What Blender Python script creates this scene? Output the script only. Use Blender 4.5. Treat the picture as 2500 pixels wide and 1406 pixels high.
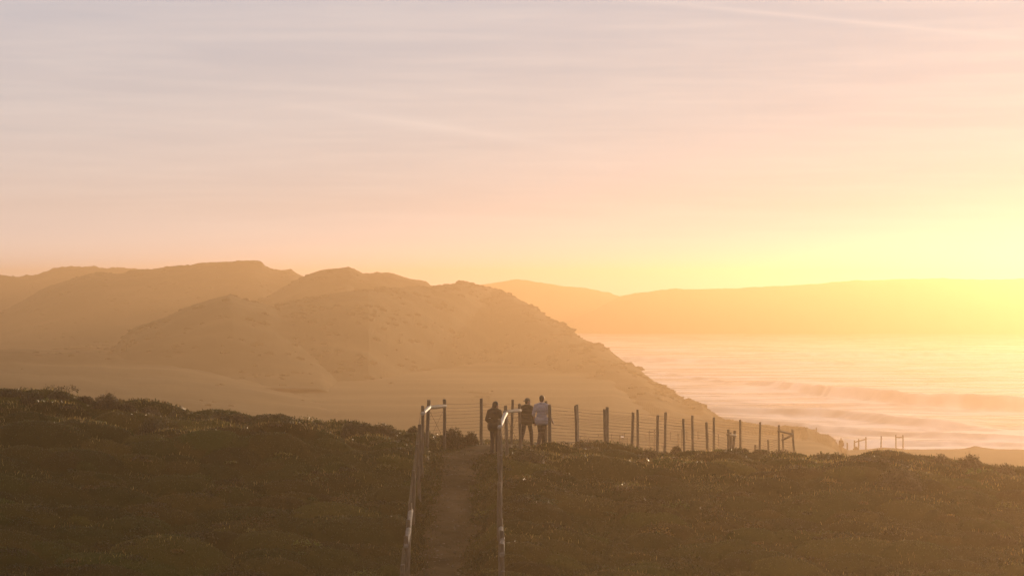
import bpy, bmesh, math, random
import numpy as np
from mathutils import Vector, Matrix

random.seed(7)
rng = np.random.default_rng(11)
for o in list(bpy.data.objects):
    bpy.data.objects.remove(o, do_unlink=True)
SC = bpy.context.scene
COL = SC.collection

# ------------------------------------------------------------------ camera
F = 5638.0                      # focal length in photo pixels (2500 wide)
H = 20.0                        # eye height above the sea
HOR = 700.0                     # photo row of the true horizon
PITCH = math.atan((HOR - 703.0) / F)
cam_d = bpy.data.cameras.new('camera')
cam_d.lens = F * 36.0 / 2500.0
cam_d.sensor_width = 36.0
cam_d.clip_start = 0.5
cam_d.clip_end = 60000.0
cam = bpy.data.objects.new('camera', cam_d)
COL.objects.link(cam)
cam.location = (0, 0, H)
cam.rotation_euler = (math.pi / 2 + PITCH, 0, 0)
SC.camera = cam

# ------------------------------------------------------------------ light
SUN_AZ = math.radians(24.0)     # right of the view axis
SUN_EL = math.radians(5.5)
SUN_DIR = Vector((math.sin(SUN_AZ) * math.cos(SUN_EL), math.cos(SUN_AZ) * math.cos(SUN_EL), math.sin(SUN_EL)))
SUN_STRENGTH = 3.3
SUN_COLOR = (1.0, 0.70, 0.42)
SKY_STRENGTH = 0.11
HAZE_DENSITY = 0.0013
HAZE_G = 0.72
HAZE_COLOR = (1.0, 0.67, 0.38)
EXPOSURE = 0.0

sd = bpy.data.lights.new('sun', 'SUN')
sd.energy = SUN_STRENGTH
sd.color = SUN_COLOR
sd.angle = math.radians(0.6)
sun = bpy.data.objects.new('sun', sd)
COL.objects.link(sun)
sun.rotation_euler = (-SUN_DIR).to_track_quat('-Z', 'Y').to_euler()
sun.location = (60, 200, 90)

SC.view_settings.view_transform = 'Standard'
SC.view_settings.look = 'None'
SC.view_settings.exposure = EXPOSURE
SC.view_settings.gamma = 1.0
SC.view_settings.use_curve_mapping = False
SC.render.engine = 'CYCLES'
SC.cycles.use_denoising = True
SC.cycles.max_bounces = 8
SC.cycles.diffuse_bounces = 3
SC.cycles.glossy_bounces = 3
SC.cycles.transmission_bounces = 4
SC.cycles.volume_bounces = 0
SC.cycles.sample_clamp_indirect = 6.0


def ray(px, py):
    cx = (px - 1250.0) / F
    cy = (703.0 - py) / F
    cp, sp = math.cos(PITCH), math.sin(PITCH)
    return Vector((cx, cp - cy * sp, sp + cy * cp))


def at(px, py, Y):
    d = ray(px, py)
    return Vector((0, 0, H)) + d * (Y / d.y)


def build_world():
    w = bpy.data.worlds.new('World')
    SC.world = w
    w.use_nodes = True
    nt = w.node_tree
    N, L = nt.nodes, nt.links
    for n in list(N):
        N.remove(n)

    def new(t, **k):
        n = N.new(t)
        for a, b in k.items():
            setattr(n, a, b)
        return n

    def math_(op, a, b=None, c=None, clamp=False):
        n = new('ShaderNodeMath', operation=op, use_clamp=clamp)
        for i, v in enumerate((a, b, c)):
            if v is None:
                continue
            if isinstance(v, (int, float)):
                n.inputs[i].default_value = v
            else:
                L.new(v, n.inputs[i])
        return n.outputs[0]

    def dotv(a, v):
        n = new('ShaderNodeVectorMath', operation='DOT_PRODUCT')
        L.new(a, n.inputs[0])
        n.inputs[1].default_value = v
        return n.outputs['Value']

    def mixc(f, a, b, blend='MIX'):
        n = new('ShaderNodeMix', data_type='RGBA', blend_type=blend)
        for idx, v in ((0, f), (6, a), (7, b)):
            if isinstance(v, (int, float)):
                n.inputs[idx].default_value = v
            elif isinstance(v, tuple):
                n.inputs[idx].default_value = (*v, 1)
            else:
                L.new(v, n.inputs[idx])
        return n.outputs[2]

    tc = new('ShaderNodeTexCoord')
    nrm = new('ShaderNodeVectorMath', operation='NORMALIZE')
    L.new(tc.outputs['Generated'], nrm.inputs[0])
    dirv = nrm.outputs[0]
    sky = new('ShaderNodeTexSky')
    sky.sky_type = 'NISHITA'
    sky.sun_disc = False
    sky.sun_elevation = SUN_EL
    sky.sun_rotation = SUN_AZ
    sky.air_density = 1.0
    sky.dust_density = 3.0
    sky.ozone_density = 1.5
    sep = new('ShaderNodeSeparateXYZ')
    L.new(dirv, sep.inputs[0])
    z = math_('MAXIMUM', sep.outputs[2], 0.0)
    # thin high cirrus veil lit by the low sun: pale cream near the horizon, lavender above
    el = math_('ARCSINE', z)
    ramp = new('ShaderNodeValToRGB')
    mr = math_('DIVIDE', el, math.radians(40.0), clamp=True)
    L.new(mr, ramp.inputs[0])
    cr = ramp.color_ramp
    cr.elements[0].position = 0.0
    cr.elements[0].color = (VEIL[0][0], VEIL[0][1], VEIL[0][2], 1)
    cr.elements[1].position = 1.0
    cr.elements[1].color = (*VEIL[-1], 1)
    for p, c in zip((0.05, 0.10, 0.19, 0.45), VEIL[1:-1]):
        e = cr.elements.new(p)
        e.color = (*c, 1)
    cs = math_('MAXIMUM', dotv(dirv, tuple(SUN_DIR)), 0.0)
    glow1 = math_('MULTIPLY', math_('POWER', cs, 40.0), GLOW[0])
    glow2 = math_('MULTIPLY', math_('POWER', cs, 300.0), GLOW[1])
    # streaky noise, stretched along the horizon
    mp = new('ShaderNodeMapping')
    mp.inputs['Scale'].default_value = (5.0, 5.0, 60.0)
    mp.inputs['Rotation'].default_value = (0.0, math.radians(5.0), 0.0)
    L.new(dirv, mp.inputs[0])
    nz = new('ShaderNodeTexNoise')
    nz.inputs['Scale'].default_value = 1.0
    nz.inputs['Detail'].default_value = 5.0
    nz.inputs['Roughness'].default_value = 0.55
    nz.inputs['Distortion'].default_value = 0.6
    L.new(mp.outputs[0], nz.inputs['Vector'])
    st = new('ShaderNodeMapRange', clamp=True)
    st.inputs['From Min'].default_value = 0.35
    st.inputs['From Max'].default_value = 0.72
    L.new(nz.outputs['Fac'], st.inputs['Value'])
    streak = st.outputs[0]
    mp2 = new('ShaderNodeMapping')
    mp2.inputs['Scale'].default_value = (14.0, 14.0, 220.0)
    mp2.inputs['Rotation'].default_value = (0.0, math.radians(3.0), 0.0)
    L.new(dirv, mp2.inputs[0])
    nz2 = new('ShaderNodeTexNoise')
    nz2.inputs['Scale'].default_value = 1.0
    nz2.inputs['Detail'].default_value = 4.0
    L.new(mp2.outputs[0], nz2.inputs['Vector'])
    st2 = new('ShaderNodeMapRange', clamp=True)
    st2.inputs['From Min'].default_value = 0.45
    st2.inputs['From Max'].default_value = 0.75
    L.new(nz2.outputs['Fac'], st2.inputs['Value'])

    def trail(a, b, width, fade0, fade1):
        da, db = ray(*a).normalized(), ray(*b).normalized()
        n = da.cross(db).normalized()
        t = (db - da).normalized()
        dist = math_('ABSOLUTE', dotv(dirv, tuple(n)))
        m = math_('SUBTRACT', 1.0, math_('DIVIDE', dist, width), clamp=True)
        m = math_('POWER', m, 2.0)
        al = dotv(dirv, tuple(t))
        lo, hi = da.dot(t), db.dot(t)
        r = new('ShaderNodeMapRange', clamp=True)
        r.inputs['From Min'].default_value = lo - fade0
        r.inputs['From Max'].default_value = lo + fade0
        L.new(al, r.inputs['Value'])
        r2 = new('ShaderNodeMapRange', clamp=True)
        r2.inputs['From Min'].default_value = hi + fade1
        r2.inputs['From Max'].default_value = hi - fade1
        L.new(al, r2.inputs['Value'])
        return math_('MULTIPLY', math_('MULTIPLY', m, r.outputs[0]), r2.outputs[0])

    tr = math_('ADD', trail((800, 270), (1300, 345), 0.0050, 0.04, 0.04),
               trail((1600, 5), (2500, 95), 0.0028, 0.04, 0.05))
    veil = mixc(1.0, ramp.outputs[0], (0, 0, 0), 'ADD')
    veil = mixc(math_('MULTIPLY', streak, 0.22), veil, (0.98, 0.80, 0.70))
    veil = mixc(math_('MULTIPLY', st2.outputs[0], 0.14), veil, (1.0, 0.86, 0.76))
    veil = mixc(math_('MULTIPLY', tr, 0.24), veil, (1.0, 0.86, 0.78))
    g1 = mixc(1.0, (0, 0, 0), GLOWC[0], 'ADD')
    add1 = new('ShaderNodeVectorMath', operation='SCALE')
    L.new(g1, add1.inputs[0])
    L.new(glow1, add1.inputs['Scale'])
    g2 = mixc(1.0, (0, 0, 0), GLOWC[1], 'ADD')
    add2 = new('ShaderNodeVectorMath', operation='SCALE')
    L.new(g2, add2.inputs[0])
    L.new(glow2, add2.inputs['Scale'])
    veil = mixc(1.0, veil, add1.outputs[0], 'ADD')
    veil = mixc(1.0, veil, add2.outputs[0], 'ADD')
    skys = new('ShaderNodeVectorMath', operation='SCALE')
    L.new(sky.outputs[0], skys.inputs[0])
    skys.inputs['Scale'].default_value = SKY_STRENGTH
    tot = mixc(VEIL_F, skys.outputs[0], veil)
    bg = new('ShaderNodeBackground')
    L.new(tot, bg.inputs['Color'])
    bg.inputs['Strength'].default_value = 1.0
    out = new('ShaderNodeOutputWorld')
    L.new(bg.outputs[0], out.inputs['Surface'])


VEIL_F = 0.985
VEIL = [(1.0, 0.85, 0.80), (0.74, 0.60, 0.54), (0.65, 0.575, 0.56), (0.54, 0.52, 0.565), (0.40, 0.39, 0.415), (0.33, 0.32, 0.335)]
GLOW = (0.0, 0.0)
GLOWC = [(0.75, 0.62, 0.42), (0.9, 0.8, 0.65)]
build_world()


# ------------------------------------------------------------------ helpers
def tag(o, label=None, cat=None, group=None, kind=None):
    if label:
        o['label'] = label
    if cat:
        o['category'] = cat
    if group:
        o['group'] = group
    if kind:
        o['kind'] = kind
    return o


def link(o, parent=None):
    COL.objects.link(o)
    if parent is not None:
        o.parent = parent
    return o


def empty(name, loc=(0, 0, 0), rz=0.0):
    o = bpy.data.objects.new(name, None)
    o.location = loc
    o.rotation_euler = (0, 0, rz)
    o.empty_display_size = 0.3
    return link(o)


def mesh_np(name, verts, faces, mat, parent=None, smooth=True):
    """verts (n,3) array; faces (m,k) array of one polygon size, or a list of such arrays"""
    me = bpy.data.meshes.new(name)
    fl = faces if isinstance(faces, list) else [faces]
    fl = [np.asarray(f, dtype=np.int32) for f in fl if len(f)]
    v = np.asarray(verts, dtype=np.float32)
    me.vertices.add(len(v))
    me.vertices.foreach_set('co', v.ravel())
    loops = np.concatenate([f.ravel() for f in fl])
    sizes = np.concatenate([np.full(len(f), f.shape[1], dtype=np.int32) for f in fl])
    starts = np.concatenate([[0], np.cumsum(sizes)[:-1]]).astype(np.int32)
    me.loops.add(len(loops))
    me.loops.foreach_set('vertex_index', loops)
    me.polygons.add(len(sizes))
    me.polygons.foreach_set('loop_start', starts)
    me.polygons.foreach_set('loop_total', sizes)
    me.polygons.foreach_set('use_smooth', np.full(len(sizes), smooth, dtype=bool))
    me.update(calc_edges=True)
    me.validate()
    if mat is not None:
        me.materials.append(mat)
    o = bpy.data.objects.new(name, me)
    return link(o, parent)


def grid_faces(nr, nc):
    i = np.arange(nr - 1)[:, None] * nc + np.arange(nc - 1)[None, :]
    i = i.ravel()
    return np.stack([i, i + 1, i + nc + 1, i + nc], axis=1)


# vectorised gradient noise
_perm = rng.permutation(512).astype(np.int64)
_perm = np.concatenate([_perm, _perm])
_ga = rng.uniform(0, 2 * np.pi, 512)


def perlin(x, y):
    xi = np.floor(x).astype(np.int64)
    yi = np.floor(y).astype(np.int64)
    xf, yf = x - xi, y - yi
    u = xf * xf * xf * (xf * (xf * 6 - 15) + 10)
    v = yf * yf * yf * (yf * (yf * 6 - 15) + 10)

    def g(ix, iy, fx, fy):
        a = _ga[_perm[(_perm[ix & 511] + iy) & 511]]
        return np.cos(a) * fx + np.sin(a) * fy
    n00 = g(xi, yi, xf, yf)
    n10 = g(xi + 1, yi, xf - 1, yf)
    n01 = g(xi, yi + 1, xf, yf - 1)
    n11 = g(xi + 1, yi + 1, xf - 1, yf - 1)
    return (n00 * (1 - u) + n10 * u) * (1 - v) + (n01 * (1 - u) + n11 * u) * v


def fbm(x, y, oct=4, gain=0.5):
    s = np.zeros_like(x, dtype=float)
    a = 1.0
    for k in range(oct):
        s += a * perlin(x * 2 ** k + 17.3 * k, y * 2 ** k - 9.1 * k)
        a *= gain
    return s


def billow(x, y, oct=3):
    s = np.zeros_like(x, dtype=float)
    a = 1.0
    for k in range(oct):
        s += a * (1 - 2 * np.abs(perlin(x * 2 ** k + 5.7 * k, y * 2 ** k + 3.1 * k)))
        a *= 0.5
    return s


# ------------------------------------------------------------------ materials
def mat_new(name):
    m = bpy.data.materials.new(name)
    m.use_nodes = True
    nt = m.node_tree
    for n in list(nt.nodes):
        nt.nodes.remove(n)
    out = nt.nodes.new('ShaderNodeOutputMaterial')
    return m, nt.nodes, nt.links, out


def mat_noise(name, c1, c2, scale, rough=0.8, bump=0.0, bscale=None, stretch=(1, 1, 1), c3=None, spec=0.3, detail=5.0, obj=True):
    m, N, L, out = mat_new(name)
    b = N.new('ShaderNodeBsdfPrincipled')
    tc = N.new('ShaderNodeTexCoord')
    mp = N.new('ShaderNodeMapping')
    mp.inputs['Scale'].default_value = stretch
    L.new(tc.outputs['Object'], mp.inputs[0])
    nz = N.new('ShaderNodeTexNoise')
    nz.inputs['Scale'].default_value = scale
    nz.inputs['Detail'].default_value = detail
    L.new(mp.outputs[0], nz.inputs['Vector'])
    r = N.new('ShaderNodeValToRGB')
    r.color_ramp.elements[0].position = 0.3
    r.color_ramp.elements[0].color = (*c1, 1)
    r.color_ramp.elements[1].position = 0.7
    r.color_ramp.elements[1].color = (*c2, 1)
    if c3:
        e = r.color_ramp.elements.new(0.5)
        e.color = (*c3, 1)
    L.new(nz.outputs['Fac'], r.inputs[0])
    L.new(r.outputs[0], b.inputs['Base Color'])
    b.inputs['Roughness'].default_value = rough
    b.inputs['Specular IOR Level'].default_value = spec
    if bump:
        n2 = N.new('ShaderNodeTexNoise')
        n2.inputs['Scale'].default_value = bscale or scale * 4
        n2.inputs['Detail'].default_value = 6.0
        L.new(mp.outputs[0], n2.inputs['Vector'])
        bp = N.new('ShaderNodeBump')
        bp.inputs['Strength'].default_value = bump
        bp.inputs['Distance'].default_value = 0.05
        L.new(n2.outputs['Fac'], bp.inputs['Height'])
        L.new(bp.outputs[0], b.inputs['Normal'])
    L.new(b.outputs[0], out.inputs['Surface'])
    return m


def mat_leaf(name, trans=0.4, rough=0.4, spec=0.4):
    m, N, L, out = mat_new(name)
    at_ = N.new('ShaderNodeAttribute')
    at_.attribute_name = 'tint'
    b = N.new('ShaderNodeBsdfPrincipled')
    L.new(at_.outputs['Color'], b.inputs['Base Color'])
    b.inputs['Roughness'].default_value = rough
    b.inputs['Specular IOR Level'].default_value = spec
    t = N.new('ShaderNodeBsdfTranslucent')
    mul = N.new('ShaderNodeMix')
    mul.data_type = 'RGBA'
    mul.blend_type = 'MULTIPLY'
    mul.inputs[0].default_value = 1.0
    L.new(at_.outputs['Color'], mul.inputs[6])
    mul.inputs[7].default_value = (1.6, 1.5, 0.9, 1)
    L.new(mul.outputs[2], t.inputs['Color'])
    mx = N.new('ShaderNodeMixShader')
    mx.inputs[0].default_value = trans
    L.new(b.outputs[0], mx.inputs[1])
    L.new(t.outputs[0], mx.inputs[2])
    L.new(mx.outputs[0], out.inputs['Surface'])
    return m


M = {}
M['soil'] = mat_noise('soil_and_mat_plants', (0.011, 0.013, 0.002), (0.036, 0.025, 0.006), 1.6, 0.95, 0.6, 14.0, c3=(0.021, 0.019, 0.003), spec=0.03)
def soil_material():
    m = M['soil']
    N, L = m.node_tree.nodes, m.node_tree.links
    b = next(n for n in N if n.type == 'BSDF_PRINCIPLED')
    src = b.inputs['Base Color'].links[0].from_socket
    a = N.new('ShaderNodeAttribute')
    a.attribute_name = 'tint'
    mx = N.new('ShaderNodeMix')
    mx.data_type = 'RGBA'
    mx.inputs[0].default_value = 0.65
    L.new(src, mx.inputs[6])
    L.new(a.outputs['Color'], mx.inputs[7])
    L.new(mx.outputs[2], b.inputs['Base Color'])


soil_material()
M['sand'] = mat_noise('sandy_track', (0.030, 0.022, 0.009), (0.115, 0.075, 0.038), 0.9, 0.95, 1.0, 5.0, c3=(0.065, 0.045, 0.021), spec=0.05, detail=9.0)
M['hill'] = mat_noise('hill_scrub', (0.030, 0.030, 0.011), (0.105, 0.080, 0.036), 0.06, 0.95, 0.0, c3=(0.055, 0.048, 0.020), spec=0.05, detail=8.0)
M['plain'] = mat_noise('plain_scrub', (0.040, 0.038, 0.014), (0.125, 0.097, 0.046), 0.07, 0.95, 0.0, stretch=(0.4, 1, 1), c3=(0.07, 0.060, 0.026), spec=0.05, detail=8.0)
M['far'] = mat_noise('far_wood', (0.03, 0.035, 0.018), (0.07, 0.06, 0.03), 0.01, 0.95, 0.0, spec=0.05)
M['leaf'] = mat_leaf('mat_plant_leaf', 0.35, 0.35, 0.35)
M['shrub'] = mat_leaf('shrub_leaf', 0.25, 0.5, 0.3)
M['scrub'] = mat_leaf('far_scrub_foliage', 0.0, 1.0, 0.0)
M['grass'] = mat_leaf('dry_grass', 0.6, 0.35, 0.5)
M['wood'] = mat_noise('weathered_post', (0.085, 0.065, 0.045), (0.20, 0.16, 0.115), 6.0, 0.75, 0.5, 30.0, stretch=(6, 6, 0.7), c3=(0.13, 0.10, 0.07))
M['log'] = mat_noise('sunlit_peeled_log', (0.24, 0.215, 0.175), (0.44, 0.40, 0.345), 5.0, 0.5, 0.3, 24.0, stretch=(1, 5, 5), c3=(0.42, 0.38, 0.32), spec=0.5)  # pale log copy, paints the sun's reflection on the two top rails
M['rail'] = mat_noise('shaded_weathered_rail', (0.13, 0.115, 0.095), (0.28, 0.25, 0.21), 5.0, 0.75, 0.4, 24.0, stretch=(1, 5, 5), c3=(0.2, 0.175, 0.145), spec=0.2)  # greyer copy of the rail wood, shade put into its colour
M['wire'] = mat_noise('rusty_wire', (0.035, 0.026, 0.020), (0.06, 0.048, 0.036), 8.0, 0.8, 0.0, spec=0.1)
M['twig'] = mat_noise('bare_twig', (0.05, 0.035, 0.022), (0.10, 0.07, 0.045), 9.0, 0.85, 0.0)

# ------------------------------------------------------------------ foreground slope and crest
YC = 76.0
crest_px = np.array([-700, -300, 0, 150, 300, 430, 560, 700, 850, 1000, 1085, 1175, 1250, 1330, 1400, 1600, 1800, 1900, 2050, 2200, 2350, 2500, 2800, 3300], float)
crest_py = np.array([912, 957, 987, 997, 1018, 1037, 1053, 1064, 1070, 1080, 1092, 1098, 1098, 1104, 1122, 1133, 1143, 1146, 1136, 1143, 1155, 1167, 1190, 1218], float)
crest_x = (crest_px - 1250) / F * YC
crest_z = H + (HOR - crest_py) / F * YC


def path_x(y):
    # centre line of the track: straight down the slope, turning right along the fences behind the crest
    t = np.maximum(y - 73.5, 0)
    return -1.78 + 0.0 * y + 0.32 * (np.sqrt(t * t + 4) - 2) + 0.011 * (y - 60)


def profile(t):
    w = 2.2
    return 0.0305 * t - 0.1065 * np.sqrt(t * t + w * w) + 0.1065 * w


def slope_base(x, y):
    z = np.interp(x, crest_x, crest_z) + profile(y - YC)
    # bottom of the dip and the knoll the camera stands on
    front = 18.2 - 0.36 * np.clip(y, -20, 40)
    k = 1.2
    z = np.where(y < 52, np.logaddexp(z / k, front / k) * k, z)
    # a second swell left of the track
    z = z + 0.78 * np.exp(-((x + 7.6) / 3.6) ** 2 - ((y - 71.2) / 2.0) ** 2) + 0.32 * np.exp(-((x - 8.6) / 4.0) ** 2 - ((y - 72.0) / 1.8) ** 2)
    # falls to the right behind the crest
    z = z - 0.012 * np.maximum(x - 2, 0) * np.clip((y - 78) / 15, 0, 1)
    z = z - 4.0 * np.clip((y - 190) / 15, 0, 1)
    return z


gx = np.concatenate([np.arange(-40, -24, 0.5), np.arange(-24, 26, 0.105), np.arange(26, 44, 0.5)])
gy = np.concatenate([np.arange(-14, 47, 1.5), np.arange(47, 82, 0.105), np.arange(82, 118, 0.3), np.arange(118, 207, 2.0)])
GX, GY = np.meshgrid(gx, gy)
GZ = slope_base(GX, GY)
near = np.clip((GY - 20) / 20, 0, 1)
PX = path_x(GY)
pd = np.abs(GX - PX)
off_path = np.clip((pd - 0.75 - 0.5 * np.clip((GY - 73) / 4, 0, 1)) / 0.55, 0, 1)
off_path = off_path * off_path * (3 - 2 * off_path)
GZ += near * (0.14 * fbm(GX * 0.22, GY * 0.22, 3))
bump = np.zeros_like(GZ)
TID = np.zeros(GZ.shape, dtype=np.int32)
mound_pal = np.array([(0.020, 0.034, 0.003), (0.030, 0.038, 0.004), (0.046, 0.033, 0.005), (0.014, 0.024, 0.002), (0.036, 0.030, 0.004), (0.052, 0.048, 0.007)])
mound_tint = [np.array((0.024, 0.028, 0.003))]
# rounded cushions of mat plants
for k in range(1900):
    cx, cy = rng.uniform(-24, 26), rng.uniform(47, 100)
    r = rng.uniform(0.26, 0.80) * (1.5 if rng.random() < 0.18 else 1)
    h = r * rng.uniform(0.26, 0.56) * (0.5 if cy > 82 else 1)
    i0, i1 = np.searchsorted(gx, [cx - r * 1.5, cx + r * 1.5])
    j0, j1 = np.searchsorted(gy, [cy - r, cy + r])
    if i1 <= i0 or j1 <= j0:
        continue
    sx, sy = GX[j0:j1, i0:i1], GY[j0:j1, i0:i1]
    d2 = ((sx - cx) / (r * 1.35)) ** 2 + ((sy - cy) / r) ** 2
    dome = h * np.sqrt(np.maximum(1 - d2, 0))
    mound_tint.append(mound_pal[rng.integers(0, len(mound_pal))] * rng.uniform(0.45, 1.5))
    TID[j0:j1, i0:i1] = np.where(dome > bump[j0:j1, i0:i1], len(mound_tint) - 1, TID[j0:j1, i0:i1])
    bump[j0:j1, i0:i1] = np.maximum(bump[j0:j1, i0:i1], dome)
bump += 0.035 * fbm(GX * 2.3, GY * 2.3, 3) * near
GZ += bump * off_path * near
GZ += -0.16 * (1 - off_path) * near * np.clip((75.5 - GY) / 5, 0.1, 1) + (1 - off_path) * near * 0.03 * fbm(GX * 3.0, GY * 2.0, 3)
dune = mesh_np('dune_slope', np.stack([GX.ravel(), GY.ravel(), GZ.ravel()], 1), grid_faces(len(gy), len(gx)), M['soil'])
mound_tint = np.array(mound_tint)
_ta = dune.data.attributes.new('tint', 'FLOAT_COLOR', 'POINT')
_tc = mound_tint[TID.ravel()] * 0.85
_ta.data.foreach_set('color', np.concatenate([_tc, np.ones((len(_tc), 1))], 1).astype(np.float32).ravel())
tag(dune, 'dark shaded slope of cushion plants rising to the fenced crest', kind='structure')


def ground(x, y):
    x = np.asarray(x, float)
    y = np.asarray(y, float)
    i = np.clip(np.searchsorted(gx, x) - 1, 0, len(gx) - 2)
    j = np.clip(np.searchsorted(gy, y) - 1, 0, len(gy) - 2)
    u = np.clip((x - gx[i]) / (gx[i + 1] - gx[i]), 0, 1)
    v = np.clip((y - gy[j]) / (gy[j + 1] - gy[j]), 0, 1)
    return (GZ[j, i] * (1 - u) + GZ[j, i + 1] * u) * (1 - v) + (GZ[j + 1, i] * (1 - u) + GZ[j + 1, i + 1] * u) * v


# the sandy track as a sheet of its own just above the slope
ty = np.arange(44, 112, 0.12)
tu = np.linspace(-1, 1, 25)
TY, TU = np.meshgrid(ty, tu, indexing='ij')
TW = 0.60 + 0.30 * fbm(TY * 0.55, TU * 0 + 3.3, 3)
TX = path_x(TY) + TU * (TW + 0.45 * fbm(TY * 0.6, np.sign(TU) * 7.7 + 0.5, 3) * np.abs(TU))
TZ = ground(TX, TY) + 0.034 - 0.06 * np.abs(TU) ** 6 + 0.030 * fbm(TX * 3.5, TY * 2.2, 4, 0.6)
trk = mesh_np('path', np.stack([TX.ravel(), TY.ravel(), TZ.ravel()], 1), grid_faces(len(ty), len(tu)), M['sand'])
tag(trk, 'worn sandy footpath climbing between two fences to the crest', kind='structure')


# ------------------------------------------------------------------ hills, plain, headland
def hill(name, label, pts, dpts, wf, wb, zf, zb, cols, rows, amp, wl, mat, seed=0.0, sharp=1.0, taper=(0.18, 0.18)):
    """pts: ridge as (photo column, photo row); dpts: (column, distance). wf/wb widths of the near and far flank; zf/zb their feet."""
    px = np.linspace(pts[0][0], pts[-1][0], cols)
    py = np.interp(px, [p[0] for p in pts], [p[1] for p in pts])
    k = max(3, int(cols * 0.006)) | 1
    ker = np.hanning(k + 2)[1:-1]
    py = np.convolve(np.pad(py, k // 2, mode='edge'), ker / ker.sum(), mode='valid')
    dr = np.interp(px, [p[0] for p in dpts], [p[1] for p in dpts])
    zr = H + (HOR - py) / F * dr
    f = np.linspace(0, 1, cols)
    tl = np.clip(f / taper[0], 0, 1) if taper[0] else np.ones(cols)
    tr = np.clip((1 - f) / taper[1], 0, 1) if taper[1] else np.ones(cols)
    tp = tl * tl * (3 - 2 * tl) * tr * tr * (3 - 2 * tr)
    zlow = min(zf, zb) - 1.5
    zr = zlow + (zr - zlow) * tp
    s = np.concatenate([-np.linspace(1, 0, int(rows * 0.7)) ** 1.5, np.linspace(0, 1, rows - int(rows * 0.7) + 1)[1:]])
    S, R = np.meshgrid(s, np.arange(cols), indexing='ij')
    D = dr[R] + np.where(S < 0, S * wf, S * wb)
    g = ((np.cos(np.pi * np.abs(S)) + 1) / 2) ** sharp
    foot = np.where(S < 0, zf, zb) - (1 - tp[R]) * 4.0
    k2 = max(9, int(cols * 0.07)) | 1
    ker2 = np.hanning(k2 + 2)[1:-1]
    zsm = np.convolve(np.pad(zr, k2 // 2, mode='edge'), ker2 / ker2.sum(), mode='valid')
    wsm = np.clip(np.abs(S) / 0.22, 0, 1)
    wsm = wsm * wsm * (3 - 2 * wsm)
    zz = zr[R] * (1 - wsm) + (zsm[R] - 0.02 * (zr[R] - foot)) * wsm
    Z = foot + (zz - foot) * g
    X = (px[R] - 1250) / F * D
    Z += tp[R] * np.sin(np.pi * np.abs(S)) ** 2 * (1.5 * amp / 0.5) * fbm(X / (wl * 2.4) + seed, D / (wl * 4.5), 3, 0.55)
    env = np.clip(1.0 - np.abs(S) * 0.3, 0, 1)
    Z += env * amp * (fbm(X / wl + seed, D / wl, 4, 0.6)) + env * amp * 0.55 * np.maximum(billow(X / (wl * 0.45) + seed, D / (wl * 0.45), 3), 0) + np.exp(-(S / 0.06) ** 2) * amp * 0.45 * fbm(X / (wl * 0.12), D / (wl * 0.12) + seed, 3, 0.6)
    o = mesh_np(name, np.stack([X.ravel(), D.ravel(), Z.ravel()], 1), grid_faces(len(s), cols), mat)
    tag(o, label, kind='structure')
    return o


# coastal plain: polar sheet, dropping to the beach along the coast line
edge_px = np.array([-900, 900, 1200, 1400, 1600, 1700, 1770, 1900, 2000, 2060, 2200, 2350, 2500, 3000, 4200], float)
edge_d = np.array([640, 620, 585, 500, 400, 350, 314, 300, 285, 262, 256, 254, 252, 246, 238], float)
rim_px = np.array([-900, 1700, 2040, 2066, 2100, 2140, 2160, 2190, 2210, 2260, 2340, 2362, 2380, 2400, 2430, 2500, 3000, 4200], float)
rim_py = np.array([1085, 1085, 1094, 1103, 1102, 1097, 1096, 1097, 1100, 1101, 1099, 1096, 1091, 1095, 1098, 1100, 1104, 1110], float)
ppx = np.linspace(-900, 4200, 900)
pdist = np.concatenate([np.linspace(0, 0.93, 90), np.linspace(0.93, 1.06, 60)[1:]])
PS, PR = np.meshgrid(pdist, np.arange(len(ppx)), indexing='ij')
ed = np.interp(ppx, edge_px, edge_d)
rz = H + (HOR - np.interp(ppx, rim_px, rim_py)) / F * ed
hz_ = H + (HOR - np.interp(ppx, [1000, 1200, 1400, 1600, 1700, 1770, 1900, 1985, 2040, 2062], [704, 706, 812, 937, 987, 1030, 1047, 1062, 1084, 1106])) / F * np.interp(ppx, [1000, 1200, 1400, 1600, 1770, 2062], [550, 585, 500, 400, 312, 262])
rz = np.where(ppx < 2062, np.minimum(5.0, hz_ - 1.2), rz)
PD = 140 + PS * (ed[PR] - 140)
PZ0 = 4.3 + 0.0 * PD
blend = np.clip((PD - 205) / np.maximum(ed[PR] - 205, 20), 0, 1)
PZ = PZ0 * (1 - blend ** 1.5) + rz[PR] * blend ** 1.5
PXW = (ppx[PR] - 1250) / F * PD
PZ = PZ + 0.10 * fbm(PXW / 9, PD / 9, 4, 0.6) + 0.10 * np.maximum(billow(PXW / 5, PD / 5), 0) * np.clip((PD - 200) / 40, 0, 1)
drop = np.clip((PS - 1.0) / 0.05, 0, 1)
PZ = PZ * (1 - drop) - 3.0 * drop
plain = mesh_np('coastal_plain', np.stack([PXW.ravel(), PD.ravel(), PZ.ravel()], 1), grid_faces(len(pdist), len(ppx)), M['plain'])
tag(plain, 'hazy low coastal plain between the crest and the headland', kind='structure')

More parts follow.
